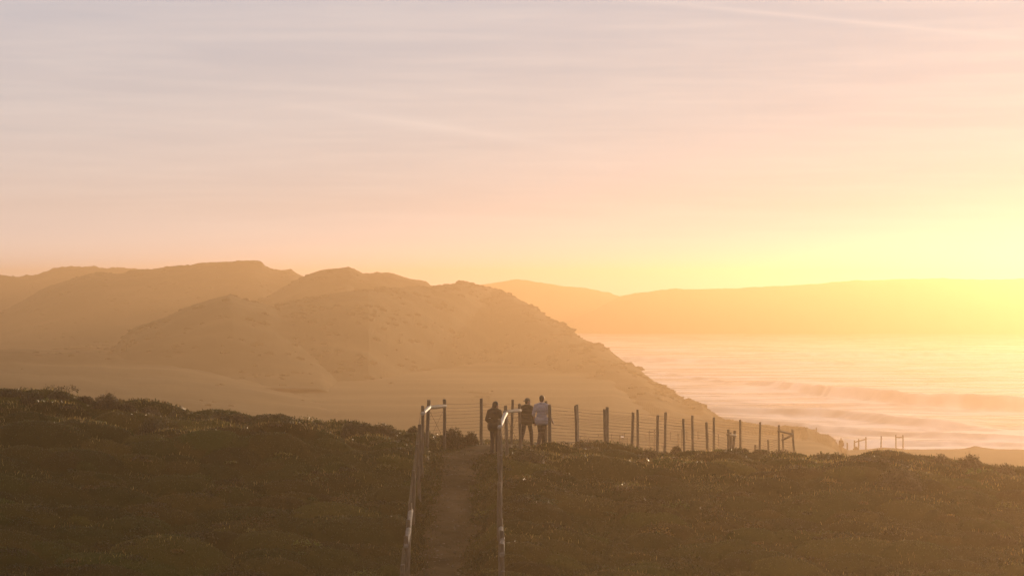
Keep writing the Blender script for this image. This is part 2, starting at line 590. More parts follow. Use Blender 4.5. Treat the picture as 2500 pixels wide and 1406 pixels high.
hill('low_ridge', 'low scrubby rise in the hazy valley at left', [(-700, 850), (-200, 862), (0, 865), (60, 868), (110, 874), (180, 869), (240, 873), (330, 880), (420, 884), (560, 905), (700, 935), (900, 985), (1050, 1040), (1200, 1080)],
     [(-700, 400), (900, 380), (1200, 330)], 170, 120, 6.5, 6.0, 700, 70, 0.35, 14, M['plain'], 2.2, taper=(0, 0.4))
hill('headland', 'long headland slope falling right into the sea', [(300, 960), (500, 860), (640, 765), (700, 742), (800, 722), (900, 710), (1000, 704), (1060, 703), (1085, 699), (1100, 699), (1118, 693), (1140, 690), (1152, 697), (1162, 703), (1190, 704), (1215, 709), (1235, 718), (1262, 731), (1300, 750), (1340, 780), (1362, 793), (1374, 795), (1385, 803), (1400, 812), (1420, 830), (1445, 840), (1462, 842), (1485, 858), (1510, 880), (1525, 886), (1540, 890), (1560, 906), (1580, 924), (1610, 942), (1640, 958), (1655, 972), (1680, 984), (1700, 987), (1715, 989), (1726, 1002), (1740, 1014), (1752, 1018), (1770, 1030), (1800, 1034), (1820, 1037), (1860, 1046), (1900, 1047), (1935, 1051), (1960, 1052), (1972, 1053), (1985, 1062), (2003, 1064), (2025, 1070), (2036, 1078), (2046, 1094), (2062, 1106), (2090, 1125)],
     [(300, 440), (900, 490), (1200, 580), (1400, 500), (1600, 400), (1770, 312), (2062, 262), (2090, 256)], 130, 50, 3.5, -4.0, 1700, 110, 0.42, 12, M['hill'], 5.1, taper=(0.2, 0))
hill('spur_hill', 'small pointed spur in front of the dunes', [(200, 860), (330, 805), (400, 780), (450, 757), (500, 740), (535, 730), (560, 723), (580, 729), (610, 738), (660, 748), (720, 775), (800, 830), (900, 880)],
     [(200, 450), (900, 460)], 120, 60, 5.0, 8.0, 700, 80, 0.4, 16, M['hill'], 9.3)
hill('domed_hill', 'rounded dune hill in the middle of the ridge line', [(480, 830), (560, 775), (620, 748), (660, 726), (700, 702), (735, 681), (760, 671), (790, 663), (830, 658), (850, 655), (866, 660), (884, 671), (905, 671), (920, 668), (945, 672), (960, 672), (985, 681), (1010, 686), (1040, 691), (1052, 701), (1090, 712), (1150, 740), (1250, 800)],
     [(480, 560), (1250, 620)], 130, 60, 5.0, 4.0, 1100, 90, 0.5, 14, M['hill'], 12.7, taper=(0.2, 0.12))
hill('dune_ridge', 'broad dune ridge with the highest top at left of centre', [(-500, 900), (-200, 850), (-60, 795), (0, 768), (30, 752), (60, 734), (90, 715), (120, 702), (150, 693), (180, 683), (215, 674), (240, 671), (268, 671), (285, 674), (305, 671), (318, 665), (340, 663), (370, 662), (400, 657), (440, 654), (465, 652), (500, 645), (530, 644), (570, 643), (600, 639), (625, 639), (638, 642), (648, 653), (665, 660), (685, 664), (705, 662), (718, 668), (740, 679), (790, 710), (900, 760), (1100, 860)],
     [(-500, 690), (1100, 720)], 150, 70, 5.0, 6.0, 1300, 100, 0.6, 18, M['hill'], 20.4)
hill('back_hill', 'paler hill behind the dunes at far left', [(-600, 720), (-250, 705), (-60, 698), (0, 691), (30, 684), (60, 680), (90, 676), (105, 668), (130, 659), (150, 656), (190, 656), (230, 657), (270, 660), (310, 661), (340, 664), (400, 672), (500, 700), (700, 760)],
     [(-600, 940), (700, 920)], 160, 120, 8.0, 6.0, 900, 70, 1.1, 22, M['hill'], 31.9)
hill('distant_ridge', 'faint distant ridge at the left edge', [(-900, 660), (-300, 668), (0, 675), (30, 680), (80, 690), (200, 705), (400, 730)],
     [(-900, 900), (400, 890)], 120, 150, 5.0, 0.0, 400, 40, 1.1, 30, M['far'], 3.0, taper=(0, 0.3))
hill('bay_hill', 'pale far hill across the bay behind the headland', [(850, 740), (1000, 722), (1100, 705), (1180, 697), (1215, 692), (1240, 687), (1262, 685), (1290, 688), (1330, 694), (1380, 702), (1420, 705), (1460, 711), (1490, 717), (1510, 726), (1540, 735), (1620, 760), (1800, 790)],
     [(850, 1180), (1800, 1160)], 130, 110, -1.0, -1.0, 900, 50, 0.7, 22, M['far'], 41.0)
hill('bay_headland', 'long flat-topped headland across the bay', [(1350, 800), (1440, 765), (1500, 731), (1515, 724), (1550, 718), (1600, 712), (1650, 708), (1700, 708), (1760, 707), (1800, 706), (1850, 702), (1900, 700), (1950, 697), (2000, 694), (2060, 689), (2100, 687), (2150, 685), (2200, 683), (2260, 682), (2330, 682), (2400, 684), (2450, 684), (2500, 682), (2700, 681), (3000, 686), (3500, 700)],
     [(1350, 1045), (2200, 1035), (3500, 1020)], 55, 110, -1.0, -1.0, 1300, 60, 0.55, 20, M['far'], 55.0, 0.7, taper=(0, 0))


def far_scrub(hills, n_each):
    ph = (1 + 5 ** 0.5) / 2
    iv = np.array([(-1, ph, 0), (1, ph, 0), (-1, -ph, 0), (1, -ph, 0), (0, -1, ph), (0, 1, ph), (0, -1, -ph), (0, 1, -ph), (ph, 0, -1), (ph, 0, 1), (-ph, 0, -1), (-ph, 0, 1)]) / 1.9
    fi = np.array([(0, 11, 5), (0, 5, 1), (0, 1, 7), (0, 7, 10), (0, 10, 11), (1, 5, 9), (5, 11, 4), (11, 10, 2), (10, 7, 6), (7, 1, 8), (3, 9, 4), (3, 4, 2), (3, 2, 6), (3, 6, 8), (3, 8, 9), (4, 9, 5), (2, 4, 11), (6, 2, 10), (8, 6, 7), (9, 8, 1)])
    V, Fc, T, off = [], [], [], 0
    for o, k in zip(hills, n_each):
        co = np.empty(len(o.data.vertices) * 3, dtype=np.float32)
        o.data.vertices.foreach_get('co', co)
        co = co.reshape(-1, 3)
        pxv = 1250 + F * co[:, 0] / co[:, 1]
        dens = fbm(co[:, 0] / 22, co[:, 1] / 22, 3)
        idx = np.nonzero((pxv > -60) & (pxv < np.where(co[:, 1] < 330, 1560, 1740)) & (co[:, 2] > 1.5) & (dens > -0.05))[0]
        idx = idx[rng.integers(0, len(idx), k)]
        for i in idx:
            r = rng.uniform(0.18, 0.60) if co[i][1] < 380 else rng.uniform(0.25, 0.85)
            P = iv * np.array([r * 1.15, r, r * 0.55]) * (1 + 0.22 * rng.normal(size=(12, 3)))
            V.append(P + co[i])
            Fc.append(fi + off)
            T.append(np.tile(np.array([(0.028, 0.028, 0.010), (0.038, 0.034, 0.013), (0.06, 0.048, 0.021)][rng.integers(0, 3)]), (12, 1)))
            off += 12
    o = mesh_np('far_scrub', np.concatenate(V), np.concatenate(Fc), M['scrub'], smooth=False)
    a = o.data.attributes.new('tint', 'FLOAT_COLOR', 'POINT')
    T = np.concatenate(T)
    a.data.foreach_set('color', np.concatenate([T, np.ones((len(T), 1))], 1).astype(np.float32).ravel())
    tag(o, 'scrub bushes dotted over the hazy plain and hills', kind='stuff')


far_scrub([bpy.data.objects[k] for k in ('coastal_plain', 'low_ridge', 'headland', 'spur_hill', 'domed_hill', 'dune_ridge', 'back_hill')], (1, 60, 900, 250, 350, 500, 200))

# ------------------------------------------------------------------ sea
def build_sea():
    m, N, L, out = mat_new('sea_water')
    b = N.new('ShaderNodeBsdfPrincipled')
    b.inputs['Base Color'].default_value = (0.09, 0.10, 0.11, 1)
    b.inputs['Roughness'].default_value = 0.25
    b.inputs['IOR'].default_value = 1.33
    geo = N.new('ShaderNodeNewGeometry')
    nz = N.new('ShaderNodeTexNoise')
    nz.inputs['Scale'].default_value = 0.22
    nz.inputs['Detail'].default_value = 6.0
    L.new(geo.outputs['Position'], nz.inputs['Vector'])
    bp = N.new('ShaderNodeBump')
    bp.inputs['Strength'].default_value = 0.3
    bp.inputs['Distance'].default_value = 1.0
    L.new(nz.outputs['Fac'], bp.inputs['Height'])
    L.new(bp.outputs[0], b.inputs['Normal'])
    fo = N.new('ShaderNodeBsdfPrincipled')
    fo.inputs['Base Color'].default_value = (0.86, 0.86, 0.85, 1)
    fo.inputs['Roughness'].default_value = 0.9
    fo.inputs['Subsurface Weight'].default_value = 0.0
    tl = N.new('ShaderNodeBsdfTranslucent')
    tl.inputs['Color'].default_value = (0.75, 0.75, 0.74, 1)
    mf = N.new('ShaderNodeMixShader')
    mf.inputs[0].default_value = 0.35
    L.new(fo.outputs[0], mf.inputs[1])
    L.new(tl.outputs[0], mf.inputs[2])
    a = N.new('ShaderNodeAttribute')
    a.attribute_name = 'foam'
    mx = N.new('ShaderNodeMixShader')
    L.new(a.outputs['Fac'], mx.inputs[0])
    L.new(b.outputs[0], mx.inputs[1])
    L.new(mf.outputs[0], mx.inputs[2])
    L.new(mx.outputs[0], out.inputs['Surface'])
    px = np.concatenate([np.linspace(-4500, 1050, 30), np.linspace(1080, 2700, 560), np.linspace(2750, 7000, 30)])
    inv = np.linspace(1 / 1080.0, 1 / 225.0, 520)
    d = np.concatenate([[1320, 1200], 1 / inv])
    D, P = np.meshgrid(d, px, indexing='ij')
    X = (P - 1250) / F * D
    Z = np.zeros_like(D)
    foam = np.zeros_like(D)
    sw = 0.22 * np.sin((D + 0.15 * X) / 9.0 + 1.5 * fbm(X / 60, D / 60, 2)) + 0.25 * fbm(X / 14, D / 9, 3)
    Z += sw * np.clip((1100 - D) / 700, 0, 1)
    lines = [  # foot of each wave as (photo column, row), height, face width, back width, active columns
        ([(900, 890), (1500, 905), (1900, 948), (2050, 972), (2150, 984), (2300, 994), (2500, 1002), (3000, 1015)], 2.3, 5, 18, (1950, 2700)),
        ([(900, 930), (1600, 990), (1750, 1010), (2000, 1022), (2250, 1045), (2500, 1062), (3000, 1080)], 1.2, 4, 14, (1600, 2350)),
        ([(900, 960), (1700, 1030), (1950, 1048), (2200, 1068), (2500, 1080), (3000, 1092)], 0.9, 3, 12, (1750, 2900)),
        ([(900, 860), (1500, 882), (2000, 890), (2500, 897), (3000, 902)], 0.9, 5, 18, (1500, 2100)),
        ([(900, 848), (1500, 862), (2000, 868), (2500, 871), (3000, 873)], 0.7, 6, 20, (1900, 2500)),
        ([(900, 990), (1900, 1082), (2200, 1092), (2500, 1100), (3000, 1110)], 0.6, 2.5, 10, (2000, 2700)),
    ]
    for k, (ln, h, wf, wb, (a0, a1)) in enumerate(lines):
        ld = H * F / (np.interp(P, [q[0] for q in ln], [q[1] for q in ln]) - HOR) + 7 * fbm(X / 55 + k * 9, X * 0 + k, 2)
        t = D - ld
        act = np.clip((P - a0 + 150) / 200, 0.15, 1) * np.clip((a1 + 150 - P) / 200, 0.15, 1)
        crest = h * act * (0.85 + 0.30 * fbm(X / 11 + 3 * k, X * 0 + 2 * k + D / 40, 4, 0.6))
        u = np.clip(t / wf, 0, 1)
        front = u * u * (3 - 2 * u)
        back = np.exp(-np.maximum(t - wf, 0) / wb)
        shape = np.where(t < 0, 0, np.where(t < wf, front, back))
        Z += crest * shape
        fm = act * np.clip(np.where(t < 0, np.exp(t / 25), np.where(t < wf * 1.6, 1.0, np.exp(-(t - wf * 1.6) / 6))), 0, 1)
        foam = np.maximum(foam, fm * np.clip(0.7 + 0.8 * fbm(X / 7, D / 16, 4), 0, 1))
    face = np.zeros_like(D)
    for ln, h, wf, wb, (a0, a1) in lines[:3]:
        ld = H * F / (np.interp(P, [q[0] for q in ln], [q[1] for q in ln]) - HOR)
        face = np.maximum(face, np.exp(-((D - ld - wf * 0.5) / (wf * 0.8)) ** 2) * np.clip((P - a0 + 100) / 250, 0, 1) * np.clip((a1 + 100 - P) / 250, 0, 1))
    zone = np.clip((1050 - D) / 300, 0, 1)
    st = np.clip(0.58 + 1.5 * fbm(X / 30, D / 8 + 31, 5, 0.6), 0, 1)
    foam = np.maximum(foam, zone * st * 0.9) * (1 - 0.5 * face)  # foam thinned on wave faces, painting their backlit side darker
    o = mesh_np('sea', np.stack([X.ravel(), D.ravel(), Z.ravel()], 1), grid_faces(len(d), len(px)), m)
    at_ = o.data.attributes.new('foam', 'FLOAT', 'POINT')
    at_.data.foreach_set('value', foam.ravel().astype(np.float32))
    tag(o, 'bright bay with rolling surf under the low sun', kind='structure')


build_sea()


# ------------------------------------------------------------------ haze
def build_haze():
    m, N, L, out = mat_new('haze_air')
    v = N.new('ShaderNodeVolumePrincipled')
    v.inputs['Color'].default_value = (*HAZE_COLOR, 1)
    v.inputs['Density'].default_value = HAZE_DENSITY
    v.inputs['Anisotropy'].default_value = HAZE_G
    L.new(v.outputs[0], out.inputs['Volume'])
    x0, x1, y0, y1, z0, z1 = -1500, 1500, -120, 1345, -6, 29.5
    vs = [(x, y, z) for z in (z0, z1) for y in (y0, y1) for x in (x0, x1)]
    fs = [(0, 2, 3, 1), (4, 5, 7, 6), (0, 1, 5, 4), (2, 6, 7, 3), (0, 4, 6, 2), (1, 3, 7, 5)]
    o = mesh_np('haze', np.array(vs, float), np.array(fs), m, smooth=False)
    tag(o, 'warm sunlit sea haze filling the whole bay', kind='stuff')


build_haze()

# ------------------------------------------------------------------ small mesh builders
def tube(pts, radii, sides=8, cap=True):
    """tapered tube along a polyline -> verts, list of face arrays"""
    P = np.array([tuple(p) for p in pts], float)
    n = len(P)
    R = np.broadcast_to(np.asarray(radii, float), (n,))
    T = np.gradient(P, axis=0)
    T /= np.linalg.norm(T, axis=1)[:, None] + 1e-12
    ref = np.array([0, 0, 1.0]) if abs(T[0][2]) < 0.9 else np.array([1.0, 0, 0])
    vs = []
    a = np.linspace(0, 2 * np.pi, sides, endpoint=False)
    for i in range(n):
        u = np.cross(ref, T[i])
        u /= np.linalg.norm(u) + 1e-12
        w = np.cross(T[i], u)
        vs.append(P[i] + R[i] * (np.cos(a)[:, None] * u + np.sin(a)[:, None] * w))
    V = np.concatenate(vs)
    q = []
    for i in range(n - 1):
        for k in range(sides):
            k2 = (k + 1) % sides
            q.append((i * sides + k, i * sides + k2, (i + 1) * sides + k2, (i + 1) * sides + k))
    fs = [np.array(q)]
    if cap:
        fs.append(np.array([list(range(sides))[::-1], [(n - 1) * sides + k for k in range(sides)]]))
    return V, fs


def set_tint(o, colors):
    a = o.data.attributes.new('tint', 'FLOAT_COLOR', 'POINT')
    c = np.concatenate([colors, np.ones((len(colors), 1))], 1).astype(np.float32)
    a.data.foreach_set('color', c.ravel())


def child(o, parent):
    o.parent = parent
    o.location = Vector(o.location) - Vector(parent.location)
    return o


def make_post_mesh(name, seed, length=2.6, r=0.055):
    rs = np.random.default_rng(seed)
    sides = 12
    a = np.linspace(0, 2 * np.pi, sides, endpoint=False)
    irr = 1 + 0.05 * rs.normal(size=sides)
    zs = [-length, -1.6, -1.1, -0.6, -0.15, -0.012, 0.0]
    rr = [1.06, 1.04, 1.02, 1.0, 0.98, 0.98, 0.86]
    V = []
    for z, k in zip(zs, rr):
        dx, dy = rs.normal(0, 0.003, 2)
        j = 1 + 0.02 * rs.normal(size=sides)
        V.append(np.stack([dx + r * k * irr * j * np.cos(a), dy + r * k * irr * j * np.sin(a), np.full(sides, z)], 1))
    V = np.concatenate(V)
    V[-sides:, 2] += 0.012 * np.cos(a + rs.uniform(0, 6)) - 0.004
    q = [(i * sides + k, i * sides + (k + 1) % sides, (i + 1) * sides + (k + 1) % sides, (i + 1) * sides + k) for i in range(len(zs) - 1) for k in range(sides)]
    o = mesh_np(name, V, [np.array(q), np.array([[(len(zs) - 1) * sides + k for k in range(sides)]])], M['wood'], smooth=False)
    me = o.data
    bpy.data.objects.remove(o, do_unlink=True)
    return me


POSTS = [make_post_mesh('post', 100 + k) for k in range(6)]


def post(parent, top, lean=(0.0, 0.0), scale=1.0, k=0):
    o = bpy.data.objects.new('post', POSTS[k % 6])
    link(o)
    o.location = top
    o.rotation_euler = (lean[1] + random.uniform(-0.02, 0.02), lean[0] + random.uniform(-0.014, 0.014), k * 1.3)
    sc_ = scale * random.uniform(0.88, 1.14)
    o.scale = (sc_, sc_, 1)
    return child(o, parent)


def log_rail(parent, a, b, r=0.05, name='rail', mat='log', over=0.10):
    a, b = Vector(a), Vector(b)
    d = (b - a).normalized()
    a2, b2 = a - d * over, b + d * over
    n = 6
    pts = [a2.lerp(b2, i / (n - 1)) for i in range(n)]
    rs = np.random.default_rng(int(abs(a.x * 1000 + a.z * 77)) % 9999)
    V, fs = tube(pts, r * (1 + 0.05 * rs.normal(size=n)), 12)
    o = mesh_np(name, V - np.array(tuple(a)), fs, M[mat])
    o.location = a
    return child(o, parent)


def wire(parent, pts, r=0.0042, sag=0.015, name='wire'):
    P = []
    for i in range(len(pts) - 1):
        a, b = Vector(pts[i]), Vector(pts[i + 1])
        sg = sag * random.uniform(0.2, 1.6)
        for t in (0.0, 0.25, 0.5, 0.75):
            p = a.lerp(b, t)
            p.z -= sg * 4 * t * (1 - t)
            P.append(p)
    P.append(Vector(pts[-1]))
    o0 = P[0].copy()
    V, fs = tube([p - o0 for p in P], r, 4)
    o = mesh_np(name, V, fs, M['wire'])
    o.location = o0
    return child(o, parent)


def fence_root(label, group, p):
    e = empty('fence', (p.x, p.y, float(ground(p.x, p.y)) if p.y < 200 else p.z - 1.4))
    return tag(e, label, 'fence', group)


def wires_on(root, tops, n, first=0.17, step=0.115, r=0.0044, lean=None):
    for k in range(n):
        h = first + step * k
        pts = []
        for i, t in enumerate(tops):
            lx = lean[i] if lean else 0.0
            pts.append((t.x - lx * h, t.y - 0.05, t.z - h))
        wire(root, pts, r)


def cross_wires(root, a, b, h0=0.3, h1=1.35):
    wire(root, [(a.x, a.y - 0.05, a.z - h0), (b.x, b.y - 0.05, b.z - h1)], 0.005, 0.0, 'brace_wire')
    wire(root, [(a.x, a.y - 0.06, a.z - h1), (b.x, b.y - 0.06, b.z - h0)], 0.005, 0.0, 'brace_wire')


FG = 'post and wire fences along the footpath'
# outer crest fence: runs from the left corner away to the right
outer_px = [(1047, 976, 0.0), (1085, 974, 0.5), (1175, 972, 1.5), (1251.5, 975, 2.5), (1333, 978, 3.5), (1408.5, 987.5, 4.5), (1482.5, 993, 5.5), (1556.5, 999.5, 6.5), (1625, 1006, 7.5), (1690, 1013.5, 8.4), (1743, 1018, 9.3), (1807, 1024, 10.3), (1856, 1030, 11.2), (1901.5, 1037.5, 12.0), (1934, 1047, 12.5)]
outer = [at(px, py, 74.5 + 39.5 * t / 12.5) for px, py, t in outer_px]
o_lean = [0.055, 0.03, -0.015, -0.03, -0.02, -0.02, -0.01, -0.01, 0.0, 0.0, 0.0, -0.01, -0.02, -0.04, -0.09]
fo = fence_root('long wire fence on the crest behind the walkers, running far right', FG, outer[0])
for k, p in enumerate(outer):
    post(fo, p, (o_lean[k], 0.0), 1.0, k)
wires_on(fo, outer, 12, lean=o_lean)
log_rail(fo, outer[0] + Vector((0, -0.06, -0.24)), outer[1] + Vector((0, -0.06, -0.22)), 0.055, mat='rail')
cross_wires(fo, outer[0], outer[1])
log_rail(fo, outer[13] + Vector((0, -0.03, -0.28)), outer[14] + Vector((0, -0.03, -0.26)), 0.055, mat='wood')
# inner crest fence, nearer, in front of the walkers
inner_px = [(1234, 989.5, 0.0), (1267.5, 985, 0.033), (1341.5, 987, 0.0996), (1405, 990, 0.16), (1476, 998.5, 0.23), (1545.5, 1006, 0.302), (1606, 1013, 0.367), (1668, 1021.5, 0.435), (1724.5, 1030, 0.498), (1778, 1047.5, 0.562), (1794, 1051, 0.585)]
inner = [at(px, py, 73.5 + 39.5 * t) for px, py, t in inner_px]
i_lean = [0.04, 0.02, -0.01, -0.03, -0.03, -0.05, -0.06, -0.05, -0.04, -0.02, -0.10]
fi = fence_root('shorter wire fence on the crest in front of the walkers', FG, inner[0])
for k, p in enumerate(inner):
    post(fi, p, (i_lean[k], 0.0), 0.98, k + 2)
wires_on(fi, inner, 11, first=0.2, step=0.118, lean=i_lean)
log_rail(fi, inner[0] + Vector((0, -0.06, -0.20)), inner[1] + Vector((0, -0.06, -0.22)), 0.060, mat='rail')
cross_wires(fi, inner[0], inner[1])
log_rail(fi, inner[9] + Vector((0, -0.03, -0.22)), inner[10] + Vector((0, -0.03, -0.20)), 0.06, mat='wood')
post(fi, inner[9] + Vector((0.12, 0.3, -0.14)), (0, 0), 1.1, 3)


def solve_y(px, py, h):
    best = None
    for Y in np.arange(46, 78, 0.05):
        x = (px - 1250) / F * Y
        z = float(ground(x, Y)) + h
        q = HOR - (z - H) / Y * F
        if best is None or abs(q - py) < best[0]:
            best = (abs(q - py), Y)
    return best[1]


def slope_fence(pts, corner, label, braces, lean, side):
    tops = [corner]
    for px, py in pts:
        Y = solve_y(px, py, 1.55)
        Y = min(Y, tops[-1].y - 0.9)
        tops.append(at(px, py, Y))
    root = fence_root(label, FG, tops[-1])
    for k, p in enumerate(tops[1:]):
        post(root, p, (lean, 0.0), 1.05, k + 1)
    for k in range(8):
        h = 0.2 + 0.15 * k
        wire(root, [(t.x - lean * h - side * 0.055, t.y, t.z - h) for t in tops], 0.0042)
    for i in braces:
        a, b = tops[i], tops[i + 1]
        log_rail(root, a + Vector((0.01, 0, -0.24)), b + Vector((0.01, 0, -0.24)), 0.062, over=0.14, mat='log' if i == 0 else 'rail')  # top rail takes the sunlit tone, lower rails the shaded one
    return tops


left_tops = slope_fence([(1032, 990), (1024.5, 1035), (1019, 1083), (1010.5, 1147), (1001.5, 1227), (997, 1268), (991, 1307), (983, 1377), (974, 1450)], outer[0],
                        'fence climbing the slope along the left side of the footpath', (0, 5, 6), 0.045, 1)
right_tops = slope_fence([(1219.5, 1022), (1221, 1062), (1221.5, 1110), (1219, 1177), (1222, 1265), (1225, 1294), (1224.5, 1326), (1227, 1393), (1228, 1460)], inner[0],
                         'fence climbing the slope along the right side of the footpath', (0, 5, 6), 0.012, -1)

# fence dropping away behind the crest from the far corner
low_px = [(1934, 1060, 113.6), (1911, 1058.5, 116), (1875.5, 1073, 119), (1844, 1085, 123), (1800, 1096, 128), (1754.5, 1103, 133)]
low = [at(*q) for q in low_px]
fl = fence_root('fence dropping behind the crest from the far right corner', FG, low[1])
for k, p in enumerate(low[1:]):
    post(fl, p, (-0.02, 0), 1.0, k)
wires_on(fl, low, 9, first=0.15, step=0.12)
log_rail(fl, low[1] + Vector((0, -0.02, -0.30)), outer[14] + Vector((0, 0, -0.30)), 0.055, mat='wood')

# rows of posts on the plain beyond the crest
FP = 'far fences on the plain below the crest'


def plain_z(px, d):
    i = int(np.clip(np.searchsorted(ppx, px), 0, len(ppx) - 1))
    return float(np.interp(d, PD[:, i], PZ[:, i]))


def far_fence(label, pts, wires=True, name='fence'):
    tops = [at(px, py, Y) for px, py, Y in pts]
    base = tops[0]
    e = tag(empty(name, (base.x, base.y, plain_z(pts[0][0], pts[0][2]))), label, 'fence', FP)
    for k, p in enumerate(tops):
        post(e, p, (random.uniform(-0.03, 0.03), 0), 1.15, k)
    if wires:
        for h in (0.15, 0.4, 0.65, 0.9, 1.15):
            wire(e, [(t.x, t.y, t.z - h) for t in tops], 0.005)
    return e, tops


e1, t1 = far_fence('hazy row of posts on the plain seen through the crest fence', [(1428, 1061, 222), (1461.5, 1060, 228), (1494, 1058, 230), (1525, 1055, 232), (1577.5, 1057, 236), (1637, 1054, 238), (1677, 1052, 240), (1704, 1053, 241), (1730, 1056, 238), (1754.5, 1060, 232)])
e2, t2 = far_fence('nearer broken row of short posts on the hazy plain', [(1417, 1062, 205), (1438, 1067, 206), (1456, 1073, 203), (1513, 1061, 208), (1532, 1067, 210), (1585, 1050, 215), (1598, 1049, 216), (1655, 1058, 216), (1664.5, 1049, 216)])
log_rail(e2, t2[5] + Vector((0, 0, -0.2)), t2[6] + Vector((0, 0, -0.2)), 0.06, mat='wood')
# small white notice on one of those posts
m_white = mat_noise('white_enamel', (0.78, 0.77, 0.74), (0.84, 0.83, 0.80), 3.0, 0.35)
sp = at(1519.5, 1066, 207)
sg = tag(empty('sign', (sp.x, sp.y, plain_z(1519, 207))), 'tiny white notice board on the hazy plain beyond the crest fence', 'sign')
bmx = bmesh.new()
bmesh.ops.create_cube(bmx, size=1.0, matrix=Matrix.Diagonal((0.26, 0.02, 0.17, 1)))
bmesh.ops.bevel(bmx, geom=bmx.edges[:], offset=0.006, segments=2, affect='EDGES')
me = bpy.data.meshes.new('board')
bmx.to_mesh(me)
bmx.free()
me.materials.append(m_white)
bo = link(bpy.data.objects.new('board', me))
bo.location = sp
bo.rotation_euler = (-1.0, 0, 0.2)
child(bo, sg)
post(sg, at(1519.5, 1059, 207.2), (0, 0), 1.0, 4)

# brace frames standing near the low cliff edge at right
FR = 'braced timber frames along the cliff edge'


def frame(label, uprights, rails, Y):
    tops = [at(px, py, Y + dy) for px, py, dy in uprights]
    e = tag(empty('fence', (tops[0].x, tops[0].y, tops[0].z - 1.6)), label, 'fence', FR)
    for k, p in enumerate(tops):
        post(e, p, (random.uniform(-0.02, 0.02), 0), 1.25, k)
    for i, j, h0, h1 in rails:
        log_rail(e, tops[i] + Vector((0, -0.03, -h0)), tops[j] + Vector((0, -0.03, -h1)), 0.065, mat='wood', over=0.05)
    return e


frame('two-post frame with a crossbar on the headland toe', [(1967.5, 1044.5, 0), (1993, 1043, 0.4)], [(0, 1, 0.22, 0.3)], 279)
frame('three-post frame with sloping bar right of the distant walker', [(2086, 1074, 0), (2096.5, 1071, 0.8), (2114, 1066, 1.2)], [(0, 1, 0.24, 0.22), (1, 2, 0.22, 0.26)], 250)
frame('tall two-post frame with a bar, rightmost on the cliff edge', [(2187, 1061, 0), (2204.5, 1061.5, 0.4)], [(0, 1, 0.27, 0.27)], 246)
for px, py, Y, lb in ((2068.5, 1080, 252, 'short lone post just right of the distant walker'), (2151.5, 1064, 246, 'tall lone post between the two frames on the cliff edge')):
    p = at(px, py, Y)
    e = tag(empty('fence_post', (p.x, p.y, p.z - 1.6)), lb, 'post', 'lone posts on the cliff edge')
    post(e, p, (0, 0), 1.25, 1)

# ------------------------------------------------------------------ vegetation
def blades(name, label, x, y, z, hgt, wid, lean, tint, mat, curve=0.0, kind='stuff', parent=None):
    """one leaf-sized triangle pair per plant tip"""
    n = len(x)
    az = rng.uniform(0, 2 * np.pi, n)
    la = rng.uniform(0, 2 * np.pi, n)
    wx, wy = np.cos(az) * wid / 2, np.sin(az) * wid / 2
    lx, ly = np.cos(la) * lean * hgt, np.sin(la) * lean * hgt
    b0 = np.stack([x - wx, y - wy, z], 1)
    b1 = np.stack([x + wx, y + wy, z], 1)
    m0 = np.stack([x - wx * 0.9 + lx * 0.4, y - wy * 0.9 + ly * 0.4, z + hgt * 0.6], 1)
    m1 = np.stack([x + wx * 0.9 + lx * 0.4, y + wy * 0.9 + ly * 0.4, z + hgt * 0.6], 1)
    t = np.stack([x + lx, y + ly, z + hgt * (1 - 0.25 * lean)], 1)
    V = np.stack([b0, b1, m0, m1, t], 1).reshape(-1, 3)
    i = np.arange(n) * 5
    q = np.stack([i, i + 1, i + 3, i + 2], 1)
    tr = np.stack([i + 2, i + 3, i + 4], 1)
    o = mesh_np(name, V, [q, tr], mat, parent, smooth=False)
    set_tint(o, np.repeat(tint, 5, axis=0))
    if kind:
        tag(o, label, kind=kind)
    return o


def tints(n, pal, jitter=0.25):
    pal = np.array(pal)
    c = pal[rng.integers(0, len(pal), n)]
    return np.clip(c * (1 + jitter * rng.normal(size=(n, 1))), 0.003, 0.6)


def off_track(x, y):
    d = np.abs(x - path_x(y))
    return d


def scatter(n, y0, y1):
    y = y0 + (y1 - y0) * rng.random(n)
    half = y * 0.2217 + 1.5
    x = (rng.random(n) * 2 - 1) * half
    return x, y


# fleshy mat plants over the whole near slope
n = 260000
x, y = scatter(n, 50.5, 79.5)
dens = 0.62 + 0.5 * fbm(x * 0.5, y * 0.5, 3)
dt = off_track(x, y)
keep = (rng.random(n) < dens) & (rng.random(n) < np.clip((dt - 0.25) / 0.7, 0.05, 1))
x, y = x[keep], y[keep]
zz = ground(x, y) - 0.01
hue = fbm(x * 0.35 + 40, y * 0.35, 3)
mott = np.clip(1.0 + 1.5 * fbm(x * 1.1 + 3, y * 0.9 + 70, 3), 0.35, 2.4)
base = np.where((hue > 0.18)[:, None], np.array([[0.046, 0.031, 0.004]]), np.where((hue < -0.12)[:, None], np.array([[0.013, 0.026, 0.002]]), np.array([[0.026, 0.034, 0.003]])))
gi = np.clip(np.searchsorted(gx, x) - 1, 0, len(gx) - 1)
gj = np.clip(np.searchsorted(gy, y) - 1, 0, len(gy) - 1)
base = 0.4 * base * mott[:, None] + 0.75 * mound_tint[TID[gj, gi]]
tn = np.clip(base * (1 + 0.35 * rng.normal(size=(len(x), 1))), 0.002, 0.3)
blades('mat_plants', 'dark low mat plants covering the near slope', x, y, zz, rng.uniform(0.025, 0.070, len(x)), rng.uniform(0.012, 0.026, len(x)), rng.uniform(0.1, 1.2, len(x)), tn, M['leaf'])
n = 9000
y = 50 + 26 * rng.random(n)
sd_ = np.where(rng.random(n) < 0.5, -1, 1)
